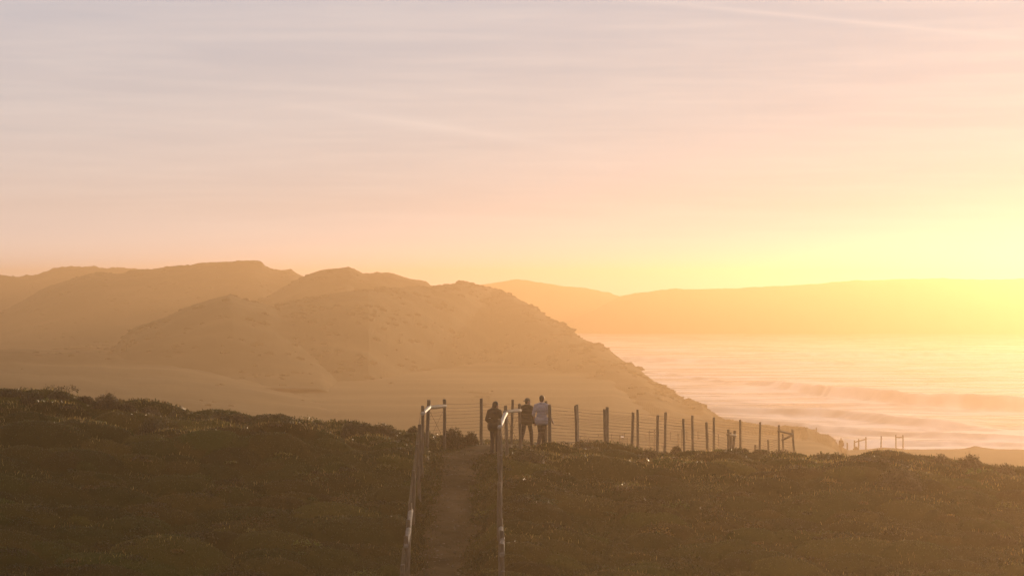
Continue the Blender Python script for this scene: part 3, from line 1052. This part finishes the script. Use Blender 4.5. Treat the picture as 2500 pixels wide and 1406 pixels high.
x = path_x(y) + sd_ * (0.62 + 0.22 * rng.normal(size=n)) + 0.25 * fbm(y * 0.6, sd_ * 7.7 + 0.5, 3)
blades('path_edge_tufts', 'short tufts growing in along both edges of the footpath', x, y, ground(x, y) - 0.01, rng.uniform(0.04, 0.13, n), rng.uniform(0.010, 0.022, n), rng.uniform(0.1, 0.9, n), tints(n, [(0.030, 0.034, 0.004), (0.060, 0.045, 0.010), (0.020, 0.026, 0.003)]), M['leaf'])


def stones(n):
    V, Fc, off = [], [], 0
    ico = [(-1, 0, .6), (1, 0, .6), (0, -1, .5), (0, 1, .5), (0, 0, 1), (-.7, -.7, 0), (.7, -.7, 0), (.7, .7, 0), (-.7, .7, 0)]
    fc = [(0, 5, 2), (2, 5, 6), (2, 6, 1), (1, 6, 7), (1, 7, 3), (3, 7, 8), (3, 8, 0), (0, 8, 5), (4, 0, 2), (4, 2, 1), (4, 1, 3), (4, 3, 0)]
    y = 50 + 26 * rng.random(n)
    x = path_x(y) + rng.uniform(-0.7, 0.7, n)
    z = ground(x, y) + 0.02
    for i in range(n):
        r = rng.uniform(0.012, 0.05)
        a = rng.uniform(0, 6.28)
        P = np.array(ico) * r * (1 + 0.25 * rng.normal(size=(9, 3)))
        P[:, 2] *= 0.7
        c, sn = math.cos(a), math.sin(a)
        V.append(np.stack([x[i] + c * P[:, 0] - sn * P[:, 1], y[i] + sn * P[:, 0] + c * P[:, 1], z[i] + P[:, 2]], 1))
        Fc.append(np.array(fc) + off)
        off += 9
    o = mesh_np('path_stones', np.concatenate(V), np.concatenate(Fc), mat_noise('path_stone', (0.06, 0.05, 0.035), (0.18, 0.14, 0.10), 30.0, 0.9), smooth=False)
    tag(o, 'small stones lying loose on the footpath', kind='stuff')


stones(420)
# taller flowering tips and dry grass, in patches, mostly along the crest, sun glints put into their tint
n = 90000
x, y = scatter(n, 52, 84)
patch = fbm(x * 0.45 + 9, y * 0.45 + 4, 3)
crestw = np.exp(-((y - 75.5) / 4.0) ** 2)
dt = off_track(x, y)
keep = (patch > 0.16 - 0.22 * crestw) & (rng.random(n) < 0.25 + 0.75 * crestw) & (dt > 1.0)
x, y = x[keep], y[keep]
zz = ground(x, y) - 0.01
tn = tints(len(x), [(0.26, 0.19, 0.075), (0.17, 0.135, 0.045), (0.34, 0.26, 0.12), (0.19, 0.10, 0.045)])  # tints raised to stand in for sunlit sparkle on the tips
blades('dry_grass', 'dry grass and seed heads along the crest, tinted bright as if sunlit', x, y, zz, rng.uniform(0.04, 0.15, len(x)), rng.uniform(0.006, 0.014, len(x)), rng.uniform(0.1, 0.7, len(x)), tn, M['grass'])
# scrub further down behind the crest, between and beyond the fences
n = 60000
y = 79.5 + 60 * rng.random(n) ** 1.3
x = (rng.random(n) * 2 - 1) * (y * 0.2217 + 1.5)
keep = off_track(x, y) > 1.0
x, y = x[keep], y[keep]
tn = tints(len(x), [(0.05, 0.05, 0.015), (0.09, 0.06, 0.025), (0.035, 0.04, 0.012)])
blades('back_slope_plants', 'low scrub plants on the ground behind the crest', x, y, ground(x, y) - 0.01, rng.uniform(0.06, 0.16, len(x)), rng.uniform(0.02, 0.05, len(x)), rng.uniform(0.1, 0.8, len(x)), tn, M['leaf'])


def make_shrub(name, label, group, c, rx, ry, h, pal, twiggy=0.0, seed=0):
    """rounded shrub: woody stems, a dense inner dome and leaf faces through the outer volume"""
    rs = np.random.default_rng(seed + 500)
    root = tag(empty(name, c), label, 'shrub', group)
    # inner dome, uneven
    nu, nv = 22, 9
    V = []
    for j in range(nv + 1):
        ph = j / nv * math.pi / 2
        for i in range(nu):
            th = 2 * math.pi * i / nu
            k = 0.80 + 0.13 * math.sin(3 * th + seed) * math.cos(ph) + 0.10 * math.sin(5 * th + 2.1 * seed + 4 * ph) + rs.normal(0, 0.03)
            V.append((rx * k * math.cos(th) * math.cos(ph), ry * k * math.sin(th) * math.cos(ph), h * k * math.sin(ph) - 0.05))
    q = [(j * nu + i, j * nu + (i + 1) % nu, (j + 1) * nu + (i + 1) % nu, (j + 1) * nu + i) for j in range(nv) for i in range(nu)]
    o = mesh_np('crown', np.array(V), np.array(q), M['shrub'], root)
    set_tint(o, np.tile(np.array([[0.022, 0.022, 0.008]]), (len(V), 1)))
    # leaves
    n = int(900 + 2600 * rx * h * 2)
    th = rs.uniform(0, 2 * np.pi, n)
    ph = np.arcsin(rs.uniform(0.0, 1, n))
    lump = 1 + 0.13 * np.sin(3 * th + seed) * np.cos(ph) + 0.12 * np.sin(5 * th + 2.1 * seed + 4 * ph)
    k = lump * rs.uniform(0.80, 1.08, n)
    P = np.stack([rx * k * np.cos(th) * np.cos(ph), ry * k * np.sin(th) * np.cos(ph), h * k * np.sin(ph)], 1)
    s = rs.uniform(0.014, 0.034, n)[:, None]
    a = rs.normal(size=(n, 3))
    a /= np.linalg.norm(a, axis=1)[:, None]
    b = np.cross(a, rs.normal(size=(n, 3)))
    b /= np.linalg.norm(b, axis=1)[:, None]
    V = np.stack([P - a * s * 1.3, P + b * s * 0.5, P + a * s * 1.3, P - b * s * 0.5], 1).reshape(-1, 3)
    i = np.arange(n) * 4
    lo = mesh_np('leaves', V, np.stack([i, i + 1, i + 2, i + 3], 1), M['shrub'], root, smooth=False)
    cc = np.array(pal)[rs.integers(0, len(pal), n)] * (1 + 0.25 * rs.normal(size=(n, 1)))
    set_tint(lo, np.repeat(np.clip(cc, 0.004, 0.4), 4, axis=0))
    # stems poking out
    vs, fq, fc, off = [], [], [], 0
    for t in range(int(7 + 26 * twiggy)):
        th0 = rs.uniform(0, 2 * np.pi)
        ph0 = rs.uniform(0.25, 1.5)
        L1 = rs.uniform(0.9, 1.10 + 0.35 * twiggy)
        tip = np.array([rx * L1 * math.cos(th0) * math.cos(ph0), ry * L1 * math.sin(th0) * math.cos(ph0), h * L1 * math.sin(ph0)])
        mid = tip * 0.55 + rs.normal(0, 0.03, 3)
        v, f = tube([np.array([0, 0, -0.05]), mid, tip], [0.010, 0.007, 0.003], 4)
        vs.append(v)
        fq.append(f[0] + off)
        fc.append(f[1] + off)
        off += len(v)
    mesh_np('stems', np.concatenate(vs), [np.concatenate(fq), np.concatenate(fc)], M['twig'], root)
    return root


def clumps(nc):
    cx, cy = scatter(nc, 51, 79)
    ok = off_track(cx, cy) > 0.75
    cx, cy = cx[ok], cy[ok]
    P, T = [], []
    pal = np.array([(0.020, 0.034, 0.004), (0.034, 0.040, 0.005), (0.052, 0.032, 0.006), (0.016, 0.024, 0.004), (0.060, 0.052, 0.012), (0.028, 0.022, 0.005)])
    for a, b in zip(cx, cy):
        r = rng.uniform(0.10, 0.38)
        h = r * rng.uniform(0.35, 0.75)
        n = int(60 + 420 * r)
        th, ph = rng.uniform(0, 2 * np.pi, n), np.arcsin(rng.uniform(0, 1, n))
        k = rng.uniform(0.7, 1.1, n) * (1 + 0.2 * np.sin(3 * th + a))
        X, Y = a + r * 1.3 * k * np.cos(th) * np.cos(ph), b + r * k * np.sin(th) * np.cos(ph)
        P.append(np.stack([X, Y, ground(np.full(n, a), np.full(n, b)) + h * k * np.sin(ph)], 1))
        c = pal[rng.integers(0, len(pal))] * rng.uniform(0.5, 1.0) * (2.6 if rng.random() < 0.3 else 1.0)
        T.append(c * (1 + 0.3 * rng.normal(size=(n, 1))))
    P, T = np.concatenate(P), np.clip(np.concatenate(T), 0.002, 0.3)
    n = len(P)
    s = rng.uniform(0.012, 0.03, n)[:, None]
    a = rng.normal(size=(n, 3)) + np.array([0, 0, 0.6])
    a /= np.linalg.norm(a, axis=1)[:, None]
    b = np.cross(a, rng.normal(size=(n, 3)))
    b /= np.linalg.norm(b, axis=1)[:, None]
    V = np.stack([P - a * s * 1.5, P + b * s * 0.5, P + a * s * 1.7, P - b * s * 0.5], 1).reshape(-1, 3)
    i = np.arange(n) * 4
    o = mesh_np('scrub_clumps', V, np.stack([i, i + 1, i + 2, i + 3], 1), M['leaf'], smooth=False)
    set_tint(o, np.repeat(T, 4, axis=0))
    tag(o, 'small leafy scrub clumps scattered over the near slope', kind='stuff')


clumps(380)
SG = 'rounded shrubs along the crest'
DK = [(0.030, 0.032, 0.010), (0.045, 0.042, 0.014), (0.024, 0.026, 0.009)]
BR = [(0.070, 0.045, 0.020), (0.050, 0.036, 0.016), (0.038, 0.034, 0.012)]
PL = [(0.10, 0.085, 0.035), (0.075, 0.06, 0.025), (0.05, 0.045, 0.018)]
shr = [  # column, row of the top, width in columns, distance, palette, twigginess, label
    (22, 948, 70, 76.5, DK, 0.5, 'ragged shrub at the left edge of the skyline'),
    (80, 955, 60, 76.0, DK, 0.1, 'low flat shrub second from the left edge of the skyline'),
    (142, 953, 56, 76.5, DK, 0.0, 'dark domed shrub on the skyline at far left'),
    (207, 967, 40, 76.8, BR, 0.1, 'small round shrub beside the twiggy shrub at far left'),
    (262, 963, 66, 76.5, BR, 1.0, 'twiggy shrub with bare stems standing up on the left skyline'),
    (310, 985, 46, 76.5, BR, 0.3, 'low brown shrub just right of the twiggy skyline shrub'),
    (366, 994, 60, 76.6, BR, 0.4, 'loose brown shrub on the falling left skyline'),
    (428, 1003, 44, 76.8, DK, 0.2, 'small dark shrub midway down the left skyline'),
    (489, 1010, 26, 76.9, DK, 0.0, 'tiny round shrub touching the big domed shrub'),
    (534, 1006, 74, 76.4, DK, 0.0, 'large smooth domed shrub, biggest on the left skyline'),
    (583, 1009, 62, 76.6, BR, 0.7, 'domed shrub with dry stems right of the biggest skyline shrub'),
    (377, 1021, 70, 72.5, DK, 0.0, 'round shrub standing below the left skyline'),
    (663, 1027, 96, 77.0, DK, 0.1, 'long low shrub on the skyline above the sunlit leaves'),
    (773, 1033, 30, 77.2, DK, 0.0, 'small domed shrub alone on the middle left skyline'),
    (858, 1030, 56, 76.2, DK, 0.1, 'dark lumpy shrub halfway between sunlit leaves and fence corner'),
    (893, 1034, 48, 76.8, DK, 0.0, 'rounded shrub adjoining the dark lumpy one before the fence'),
    (934, 1035, 84, 77.2, DK, 0.0, 'broad low shrub left of the fence corner'),
    (1009, 1042, 34, 76.8, DK, 0.0, 'small shrub touching the left fence line at the skyline'),
    (1106, 1046, 60, 76.8, BR, 0.0, 'low shrub inside the first span right of the fence corner'),
    (1150, 1056, 34, 77.4, BR, 0.1, 'small pale shrub left of the first walker'),
    (1290, 1096, 90, 72.6, DK, 0.0, 'broad dark mound of scrub in front of the two men'),
    (1424, 1076, 54, 79.5, DK, 0.1, 'dark shrub behind the posts right of the man in the pale shirt'),
    (1587, 1096, 46, 77.0, DK, 0.0, 'low dark shrub at the foot of the middle fence posts'),
    (1652, 1089, 26, 80.0, BR, 0.9, 'small reddish shrub with a dry leaf beside a fence post'),
    (1764, 1097, 50, 80.0, DK, 0.1, 'low dark shrub left of the dark lump by the fence brace'),
    (1803, 1093, 54, 79.0, DK, 0.1, 'dark lump of scrub hiding the foot of a crest fence post'),
    (1857, 1110, 40, 79.0, DK, 0.0, 'low shrub before the braced fence end at right'),
    (2118, 1121, 110, 74.0, DK, 0.0, 'wide dark shrub on the right slope under the cliff frames'),
    (2178, 1119, 90, 74.5, DK, 0.1, 'second wide dark shrub on the right slope'),
    (2200, 1143, 110, 71.5, DK, 0.0, 'flat dark shrub lower on the right slope'),
    (2296, 1112, 60, 76.5, BR, 0.4, 'grassy shrub on the right skyline'),
    (2370, 1112, 60, 76.5, BR, 0.9, 'spiky tussock shrub on the far right skyline'),
    (2455, 1134, 50, 76.0, BR, 0.3, 'low tussock near the right edge of the crest'),
]
for k, (px, py, wpx, Y, pal, tw, lb) in enumerate(shr):
    top = at(px, py, Y)
    gz = float(ground(top.x, Y))
    hh = max(top.z - gz, 0.16)
    rx = wpx / 2 / F * Y
    hh = min(hh, rx * 1.5)
    make_shrub('shrub', lb, SG, Vector((top.x, Y, max(gz, top.z - hh) - 0.02)), rx, rx * 0.9, hh, pal, tw, k)
# two shrubs by the distant walker
for px, py, wpx, Y, lb, tw in ((2034, 1074, 24, 262, 'wind-bent bush left of the distant walker', 0.9), (2090, 1091, 14, 249, 'small bush at the foot of the three-post frame', 0.6)):
    top = at(px, py, Y)
    gz = plain_z(px, Y) - 0.2
    make_shrub('shrub', lb, 'bushes by the cliff edge', Vector((top.x, Y, gz)), wpx / 2 / F * Y, wpx / 2 / F * Y, max(top.z - gz, 0.5), BR, tw, 70 + px)

# ------------------------------------------------------------------ people
M['skin'] = mat_noise('skin', (0.30, 0.16, 0.10), (0.42, 0.24, 0.16), 6.0, 0.55, 0.0)
M['jacket'] = mat_noise('dark_jacket', (0.012, 0.011, 0.012), (0.022, 0.020, 0.020), 14.0, 0.8, 0.3, 40.0)
M['coat'] = mat_noise('brown_black_coat', (0.022, 0.017, 0.013), (0.034, 0.027, 0.020), 12.0, 0.85, 0.3, 40.0)
M['shirt'] = mat_noise('pale_shirt', (0.26, 0.235, 0.265), (0.36, 0.33, 0.365), 7.0, 0.8, 0.35, 18.0)
M['trousers'] = mat_noise('dark_trousers', (0.016, 0.016, 0.022), (0.030, 0.029, 0.036), 12.0, 0.85, 0.3, 30.0)
M['shoe'] = mat_noise('dark_shoe', (0.02, 0.018, 0.015), (0.04, 0.034, 0.028), 10.0, 0.6)
M['hair'] = mat_noise('dark_hair', (0.010, 0.007, 0.005), (0.030, 0.020, 0.012), 20.0, 0.5, 0.4, 40.0, stretch=(3, 3, 0.6))
M['beard'] = mat_noise('grey_beard', (0.20, 0.17, 0.14), (0.34, 0.30, 0.26), 22.0, 0.7)
M['cap'] = mat_noise('khaki_cap', (0.10, 0.085, 0.06), (0.15, 0.13, 0.095), 14.0, 0.85)
M['trim'] = mat_noise('pale_trim', (0.45, 0.43, 0.40), (0.55, 0.52, 0.48), 6.0, 0.6)


class Blob:
    def __init__(self):
        self.v, self.q, self.n = [], [], 0

    def add(self, V, Q):
        self.v.append(V)
        self.q.append(Q + self.n)
        self.n += len(V)

    def ball(self, c, r, rot=None):
        """ellipsoid; r is (rx, ry, rz)"""
        nu, nv = 16, 10
        th = np.linspace(0, 2 * np.pi, nu, endpoint=False)
        ph = np.linspace(-np.pi / 2, np.pi / 2, nv + 1)
        ph[0] += 0.02
        ph[-1] -= 0.02
        PH, TH = np.meshgrid(ph, th, indexing='ij')
        V = np.stack([r[0] * np.cos(PH) * np.cos(TH), r[1] * np.cos(PH) * np.sin(TH), r[2] * np.sin(PH)], -1).reshape(-1, 3)
        if rot is not None:
            V = V @ np.array(rot.to_matrix() if hasattr(rot, 'to_matrix') else rot).T
        V = V + np.array(tuple(c))
        Q = np.array([(j * nu + i, j * nu + (i + 1) % nu, (j + 1) * nu + (i + 1) % nu, (j + 1) * nu + i) for j in range(nv) for i in range(nu)])
        self.add(V, Q)
        return self

    def limb(self, pts, rad):
        for i in range(len(pts) - 1):
            a, b = np.array(pts[i], float), np.array(pts[i + 1], float)
            ra, rb = rad[i], rad[i + 1]
            k = max(2, int(np.linalg.norm(b - a) / (0.35 * max(min(ra, rb), 0.008))))
            for t in np.linspace(0, 1, k + 1):
                r = ra + (rb - ra) * t
                self.ball_lo(a + (b - a) * t, r)
        return self

    def ball_lo(self, c, r):
        nu, nv = 10, 6
        th = np.linspace(0, 2 * np.pi, nu, endpoint=False)
        ph = np.linspace(-np.pi / 2 + 0.02, np.pi / 2 - 0.02, nv + 1)
        PH, TH = np.meshgrid(ph, th, indexing='ij')
        V = np.stack([r * np.cos(PH) * np.cos(TH), r * np.cos(PH) * np.sin(TH), r * np.sin(PH)], -1).reshape(-1, 3) + c
        Q = np.array([(j * nu + i, j * nu + (i + 1) % nu, (j + 1) * nu + (i + 1) % nu, (j + 1) * nu + i) for j in range(nv) for i in range(nu)])
        self.add(V, Q)

    def build(self, name, mat, parent, scale, voxel=0.011, smooth=4):
        V = np.concatenate(self.v)
        Q = np.concatenate(self.q)
        tmp = mesh_np('tmp', V, Q, mat)
        # close the pole holes
        bm = bmesh.new()
        bm.from_mesh(tmp.data)
        bmesh.ops.holes_fill(bm, edges=bm.edges[:], sides=20)
        bm.to_mesh(tmp.data)
        bm.free()
        r = tmp.modifiers.new('r', 'REMESH')
        r.mode = 'VOXEL'
        r.voxel_size = voxel
        r.use_smooth_shade = True
        s = tmp.modifiers.new('s', 'SMOOTH')
        s.iterations = smooth
        s.factor = 0.5
        dg = bpy.context.evaluated_depsgraph_get()
        me = bpy.data.meshes.new_from_object(tmp.evaluated_get(dg))
        me.name = name
        old = tmp.data
        bpy.data.objects.remove(tmp, do_unlink=True)
        bpy.data.meshes.remove(old)
        if not me.materials:
            me.materials.append(mat)
        else:
            me.materials[0] = mat
        o = link(bpy.data.objects.new(name, me), parent)
        o.scale = (scale, scale, scale)
        return o


def rotz(p, a, c=(0, 0, 0)):
    x, y = p[0] - c[0], p[1] - c[1]
    return (c[0] + x * math.cos(a) - y * math.sin(a), c[1] + x * math.sin(a) + y * math.cos(a), p[2])


def person(label, loc, height, yaw, pose):
    """faces local +Y; pose gives joint positions for a 1.75 m figure"""
    root = tag(empty('person', loc, yaw), label, 'person')
    sc = height / 1.75
    hy = pose.get('head_yaw', 0.0)
    hd = Vector(pose.get('head_tilt', (0, 0.02, 0)))
    HC = Vector((0, 0.02, 1.635)) + hd

    def hp(p):
        q = rotz(p, hy)
        return (HC.x + q[0], HC.y + q[1], HC.z + q[2])
    from mathutils import Euler
    rot = Euler((0, 0, hy))
    sh, el, wr = pose['shoulder'], pose['elbow'], pose['wrist']
    hip, kn, an = pose['hip'], pose['knee'], pose['ankle']
    w = pose.get('width', 1.0)
    # --- body: one continuous surface
    b = Blob()
    b.ball(HC, (0.074, 0.092, 0.112), rot)
    b.ball(hp((0, 0.03, -0.055)), (0.055, 0.062, 0.058), rot)          # jaw
    b.limb([hp((0, 0.088, 0.015)), hp((0, 0.108, -0.025))], [0.009, 0.014])   # nose
    b.limb([hp((-0.022, 0.084, -0.06)), hp((0.022, 0.084, -0.06))], [0.009, 0.009])   # mouth
    for s in (-1, 1):
        b.ball(hp((s * 0.077, -0.005, -0.005)), (0.012, 0.022, 0.032), rot)   # ears
        b.ball(hp((s * 0.030, 0.076, 0.008)), (0.014, 0.012, 0.010), rot)     # eyes
    b.limb([(0, -0.005, 1.40), (HC.x * 0.7, HC.y * 0.6, 1.54)], [0.066, 0.056])
    b.ball((0, 0, 1.28), (0.160 * w, 0.105, 0.17))
    b.ball((0, 0.005, 1.08), (0.140 * w, 0.100, 0.17))
    b.ball((0, 0, 0.93), (0.155 * w, 0.110, 0.12))
    b.limb([(-0.15 * w, 0, 1.41), (0.15 * w, 0, 1.41)], [0.055, 0.055])
    for i in (0, 1):
        s = (-1, 1)[i]
        b.limb([sh[i], el[i], wr[i]], [0.052, 0.040, 0.027])
        # hand
        W = Vector(wr[i])
        d = (W - Vector(el[i])).normalized()
        side = Vector((0, 1, 0)).cross(d)
        side = side.normalized() if side.length > 0.1 else Vector((1, 0, 0))
        fwd = d.cross(side).normalized()
        palm = W + d * 0.05
        b.limb([W, W + d * 0.04 + fwd * 0.012, W + d * 0.085 + fwd * 0.02], [0.024, 0.030, 0.026])
        b.limb([W + d * 0.04 - fwd * 0.012, W + d * 0.085 - fwd * 0.018], [0.028, 0.024])
        for k, ln in enumerate((0.062, 0.074, 0.070, 0.055)):
            o0 = W + d * 0.088 + fwd * (0.030 - 0.020 * k)
            cu = side * (-s) * 0.018
            b.limb([o0, o0 + d * ln * 0.55 + cu * 0.5, o0 + d * ln + cu * 1.8], [0.0105, 0.0100, 0.0085])
        t0 = W + d * 0.035 + fwd * 0.036
        b.limb([t0, t0 + d * 0.032 + fwd * 0.024, t0 + d * 0.062 + fwd * 0.026], [0.013, 0.012, 0.010])
        b.limb([hip[i], kn[i], an[i]], [0.078, 0.052, 0.036])
    b.build('body', M['skin'], root, sc, 0.0085, 3)
    # --- trousers
    t = Blob()
    t.ball((0, 0, 0.94), (0.165 * w, 0.115, 0.10))
    for i in (0, 1):
        t.limb([hip[i], kn[i], (an[i][0], an[i][1], an[i][2] - 0.02)], [0.098, 0.074, 0.064])
    t.build('trousers', M[pose.get('legs', 'trousers')], root, sc, 0.012)
    # --- shoes
    for i in (0, 1):
        f = Blob()
        a = an[i]
        td = pose.get('toe', ((0.02, 0.16, -0.06), (0.02, 0.16, -0.06)))[i]
        heel = (a[0], a[1] - 0.035, a[2] - 0.045)
        f.limb([heel, (a[0] + td[0] * 0.5, a[1] + td[1] * 0.5, a[2] + td[2] * 0.7), (a[0] + td[0], a[1] + td[1], a[2] + td[2])], [0.045, 0.045, 0.034])
        f.limb([(a[0], a[1], a[2] + 0.02), heel], [0.044, 0.044])
        f.build('shoe', M['shoe'], root, sc, 0.011)
    # --- upper garment
    j = Blob()
    up = M[pose['top']]
    th = pose.get('thick', 0.022)
    hem = pose.get('hem', 0.86)
    j.ball((0, 0, 1.28), (0.165 * w + th, 0.112 + th, 0.18))
    j.ball((0, -0.02, 1.33), (0.150 * w + th, 0.095 + th, 0.13))
    j.ball((0, 0.005, 1.09), (0.150 * w + th, 0.108 + th, 0.19))
    j.limb([(-0.10 * w, 0, hem + 0.11), (0.10 * w, 0, hem + 0.11)], [0.120 + th, 0.120 + th])
    j.limb([(-0.10 * w, 0, hem + 0.055), (0.10 * w, 0, hem + 0.055)], [0.118 + th, 0.118 + th])
    j.limb([(-0.155 * w, 0, 1.405), (-0.06, 0, 1.455), (0.06, 0, 1.455), (0.155 * w, 0, 1.405)], [0.058 + th, 0.058 + th, 0.058 + th, 0.058 + th])
    for i in (0, 1):
        c = pose.get('cuff', 1.0)
        e, wv = Vector(el[i]), Vector(wr[i])
        end = e.lerp(wv, c)
        j.limb([sh[i], el[i], end], [0.060 + th, 0.046 + th, 0.034 + th])
    if pose.get('collar'):
        for a in np.linspace(-2.6, 2.6, 14):
            j.ball_lo(np.array((0.062 * math.sin(a), -0.005 - 0.055 * math.cos(a), 1.505)), 0.022)
    jo = j.build(pose.get('top_name', 'jacket'), up, root, sc, 0.012, 4)
    # --- hair / cap
    g = Blob()
    kind = pose['hair']
    if kind == 'short':
        g.ball(hp((0, -0.014, 0.028)), (0.084, 0.096, 0.102), rot)
        g.ball(hp((0, -0.045, -0.025)), (0.073, 0.062, 0.075), rot)
        g.build('hair', M['hair'], root, sc, 0.010)
    elif kind == 'long':
        g.ball(hp((0, -0.016, 0.028)), (0.092, 0.104, 0.106), rot)
        g.ball(hp((0, -0.062, -0.045)), (0.086, 0.066, 0.10), rot)
        g.ball(hp((-0.035, -0.080, -0.115)), (0.062, 0.050, 0.085), rot)
        g.ball(hp((0.035, -0.074, -0.105)), (0.056, 0.048, 0.075), rot)
        g.build('hair', M['hair'], root, sc, 0.010)
    elif kind == 'cap':
        g.ball(hp((0, -0.050, -0.03)), (0.074, 0.055, 0.062), rot)
        g.build('hair', M['hair'], root, sc, 0.010)
        c = Blob()
        c.ball(hp((0, -0.008, 0.045)), (0.088, 0.106, 0.092), rot)
        cp_ = c.build('cap', M['cap'], root, sc, 0.010)
        br = Blob()
        for u in np.linspace(-1, 1, 9):
            br.limb([hp((u * 0.075, -0.085, 0.035)), hp((u * 0.066, -0.155 + 0.025 * u * u, 0.018))], [0.016, 0.014])
        br.build('brim', M['cap'], cp_, 1.0, 0.008, 2)
        bd = Blob()
        bd.ball(hp((0, 0.055, -0.085)), (0.058, 0.050, 0.055), rot)
        bd.ball(hp((0, 0.070, -0.125)), (0.036, 0.034, 0.045), rot)
        bd.build('beard', M['beard'], root, sc, 0.010)
    return root


def place(px, py_head, Y):
    top = at(px, py_head, Y)
    g = float(ground(top.x, Y))
    return Vector((top.x, Y, g)), top.z - g


# walker in the dark jacket, head bent towards the right hand fence
loc, hgt = place(1207, 976.5, 75.3)
woman = person('person in a dark jacket with shoulder-length dark hair, leftmost of the three walkers', loc, min(hgt, 1.74), math.radians(-24), dict(
    shoulder=((-0.175, 0, 1.40), (0.175, 0, 1.40)), elbow=((-0.235, -0.06, 1.14), (0.225, 0.0, 1.15)), wrist=((-0.175, 0.13, 1.00), (0.13, 0.22, 1.12)),
    hip=((-0.085, 0, 0.92), (0.085, 0, 0.92)), knee=((-0.085, 0.05, 0.50), (0.09, 0.02, 0.50)), ankle=((-0.085, -0.04, 0.10), (0.09, 0.03, 0.10)),
    top='jacket', thick=0.030, hem=0.84, hair='long', head_yaw=math.radians(-38), head_tilt=(0.02, 0.045, -0.02), collar=True, width=1.0))
bm_ = Blob()
bm_.limb([(-0.13, -0.158, 1.20), (-0.06, -0.168, 1.20)], [0.008, 0.008])
bm_.build('reflective_strip', M['trim'], next(c for c in woman.children if c.name.startswith('jacket')), 1.0, 0.006, 1)
# bearded walker with a cap worn backwards
loc, hgt = place(1286, 972, 79.0)
person('person in a dark coat and backwards cap striding behind the right fence brace', loc, min(hgt, 1.84), math.radians(-30), dict(
    shoulder=((-0.185, 0, 1.40), (0.185, 0, 1.40)), elbow=((-0.225, -0.09, 1.13), (0.225, 0.0, 1.12)), wrist=((-0.22, -0.06, 0.87), (0.235, 0.11, 0.88)),
    hip=((-0.09, 0, 0.92), (0.09, 0, 0.92)), knee=((-0.10, -0.09, 0.50), (0.10, 0.15, 0.52)), ankle=((-0.11, -0.27, 0.14), (0.10, 0.20, 0.10)),
    toe=((0.0, 0.12, -0.12), (0.02, 0.16, -0.05)), top='coat', thick=0.030, hem=0.86, hair='cap', head_yaw=math.radians(-40), head_tilt=(0.01, 0.03, 0), width=1.06, legs='trousers', collar=True))
# tall walker in the pale shirt
loc, hgt = place(1322.5, 965, 78.2)
person('tall person in a pale untucked shirt and dark trousers beside the double post', loc, min(hgt, 1.90), math.radians(-14), dict(
    shoulder=((-0.19, 0, 1.41), (0.19, 0, 1.41)), elbow=((-0.265, -0.05, 1.13), (0.275, -0.03, 1.13)), wrist=((-0.235, 0.06, 0.88), (0.33, 0.10, 0.92)),
    hip=((-0.085, 0, 0.92), (0.085, 0, 0.92)), knee=((-0.06, 0.06, 0.50), (0.05, 0.04, 0.50)), ankle=((-0.075, -0.16, 0.13), (0.03, 0.15, 0.10)),
    toe=((-0.01, 0.14, -0.09), (0.02, 0.16, -0.05)), top='shirt', top_name='shirt', cuff=0.12, thick=0.016, hem=0.84, hair='short', head_yaw=math.radians(-8), collar=True, width=1.08))
# distant walker near the cliff edge
top = at(2053.5, 1069, 256)
gz_ = top.z - 1.66
person('distant person standing in silhouette among the cliff-edge frames', Vector((top.x, 256, gz_)), top.z - gz_, math.radians(150), dict(
    shoulder=((-0.19, 0, 1.40), (0.19, 0, 1.40)), elbow=((-0.27, 0.0, 1.13), (0.25, -0.03, 1.13)), wrist=((-0.34, 0.05, 0.88), (0.20, 0.10, 0.98)),
    hip=((-0.09, 0, 0.92), (0.09, 0, 0.92)), knee=((-0.09, 0.02, 0.50), (0.09, 0.02, 0.50)), ankle=((-0.09, 0, 0.10), (0.10, 0, 0.10)),
    top='jacket', thick=0.03, hem=0.80, hair='short', width=1.15))
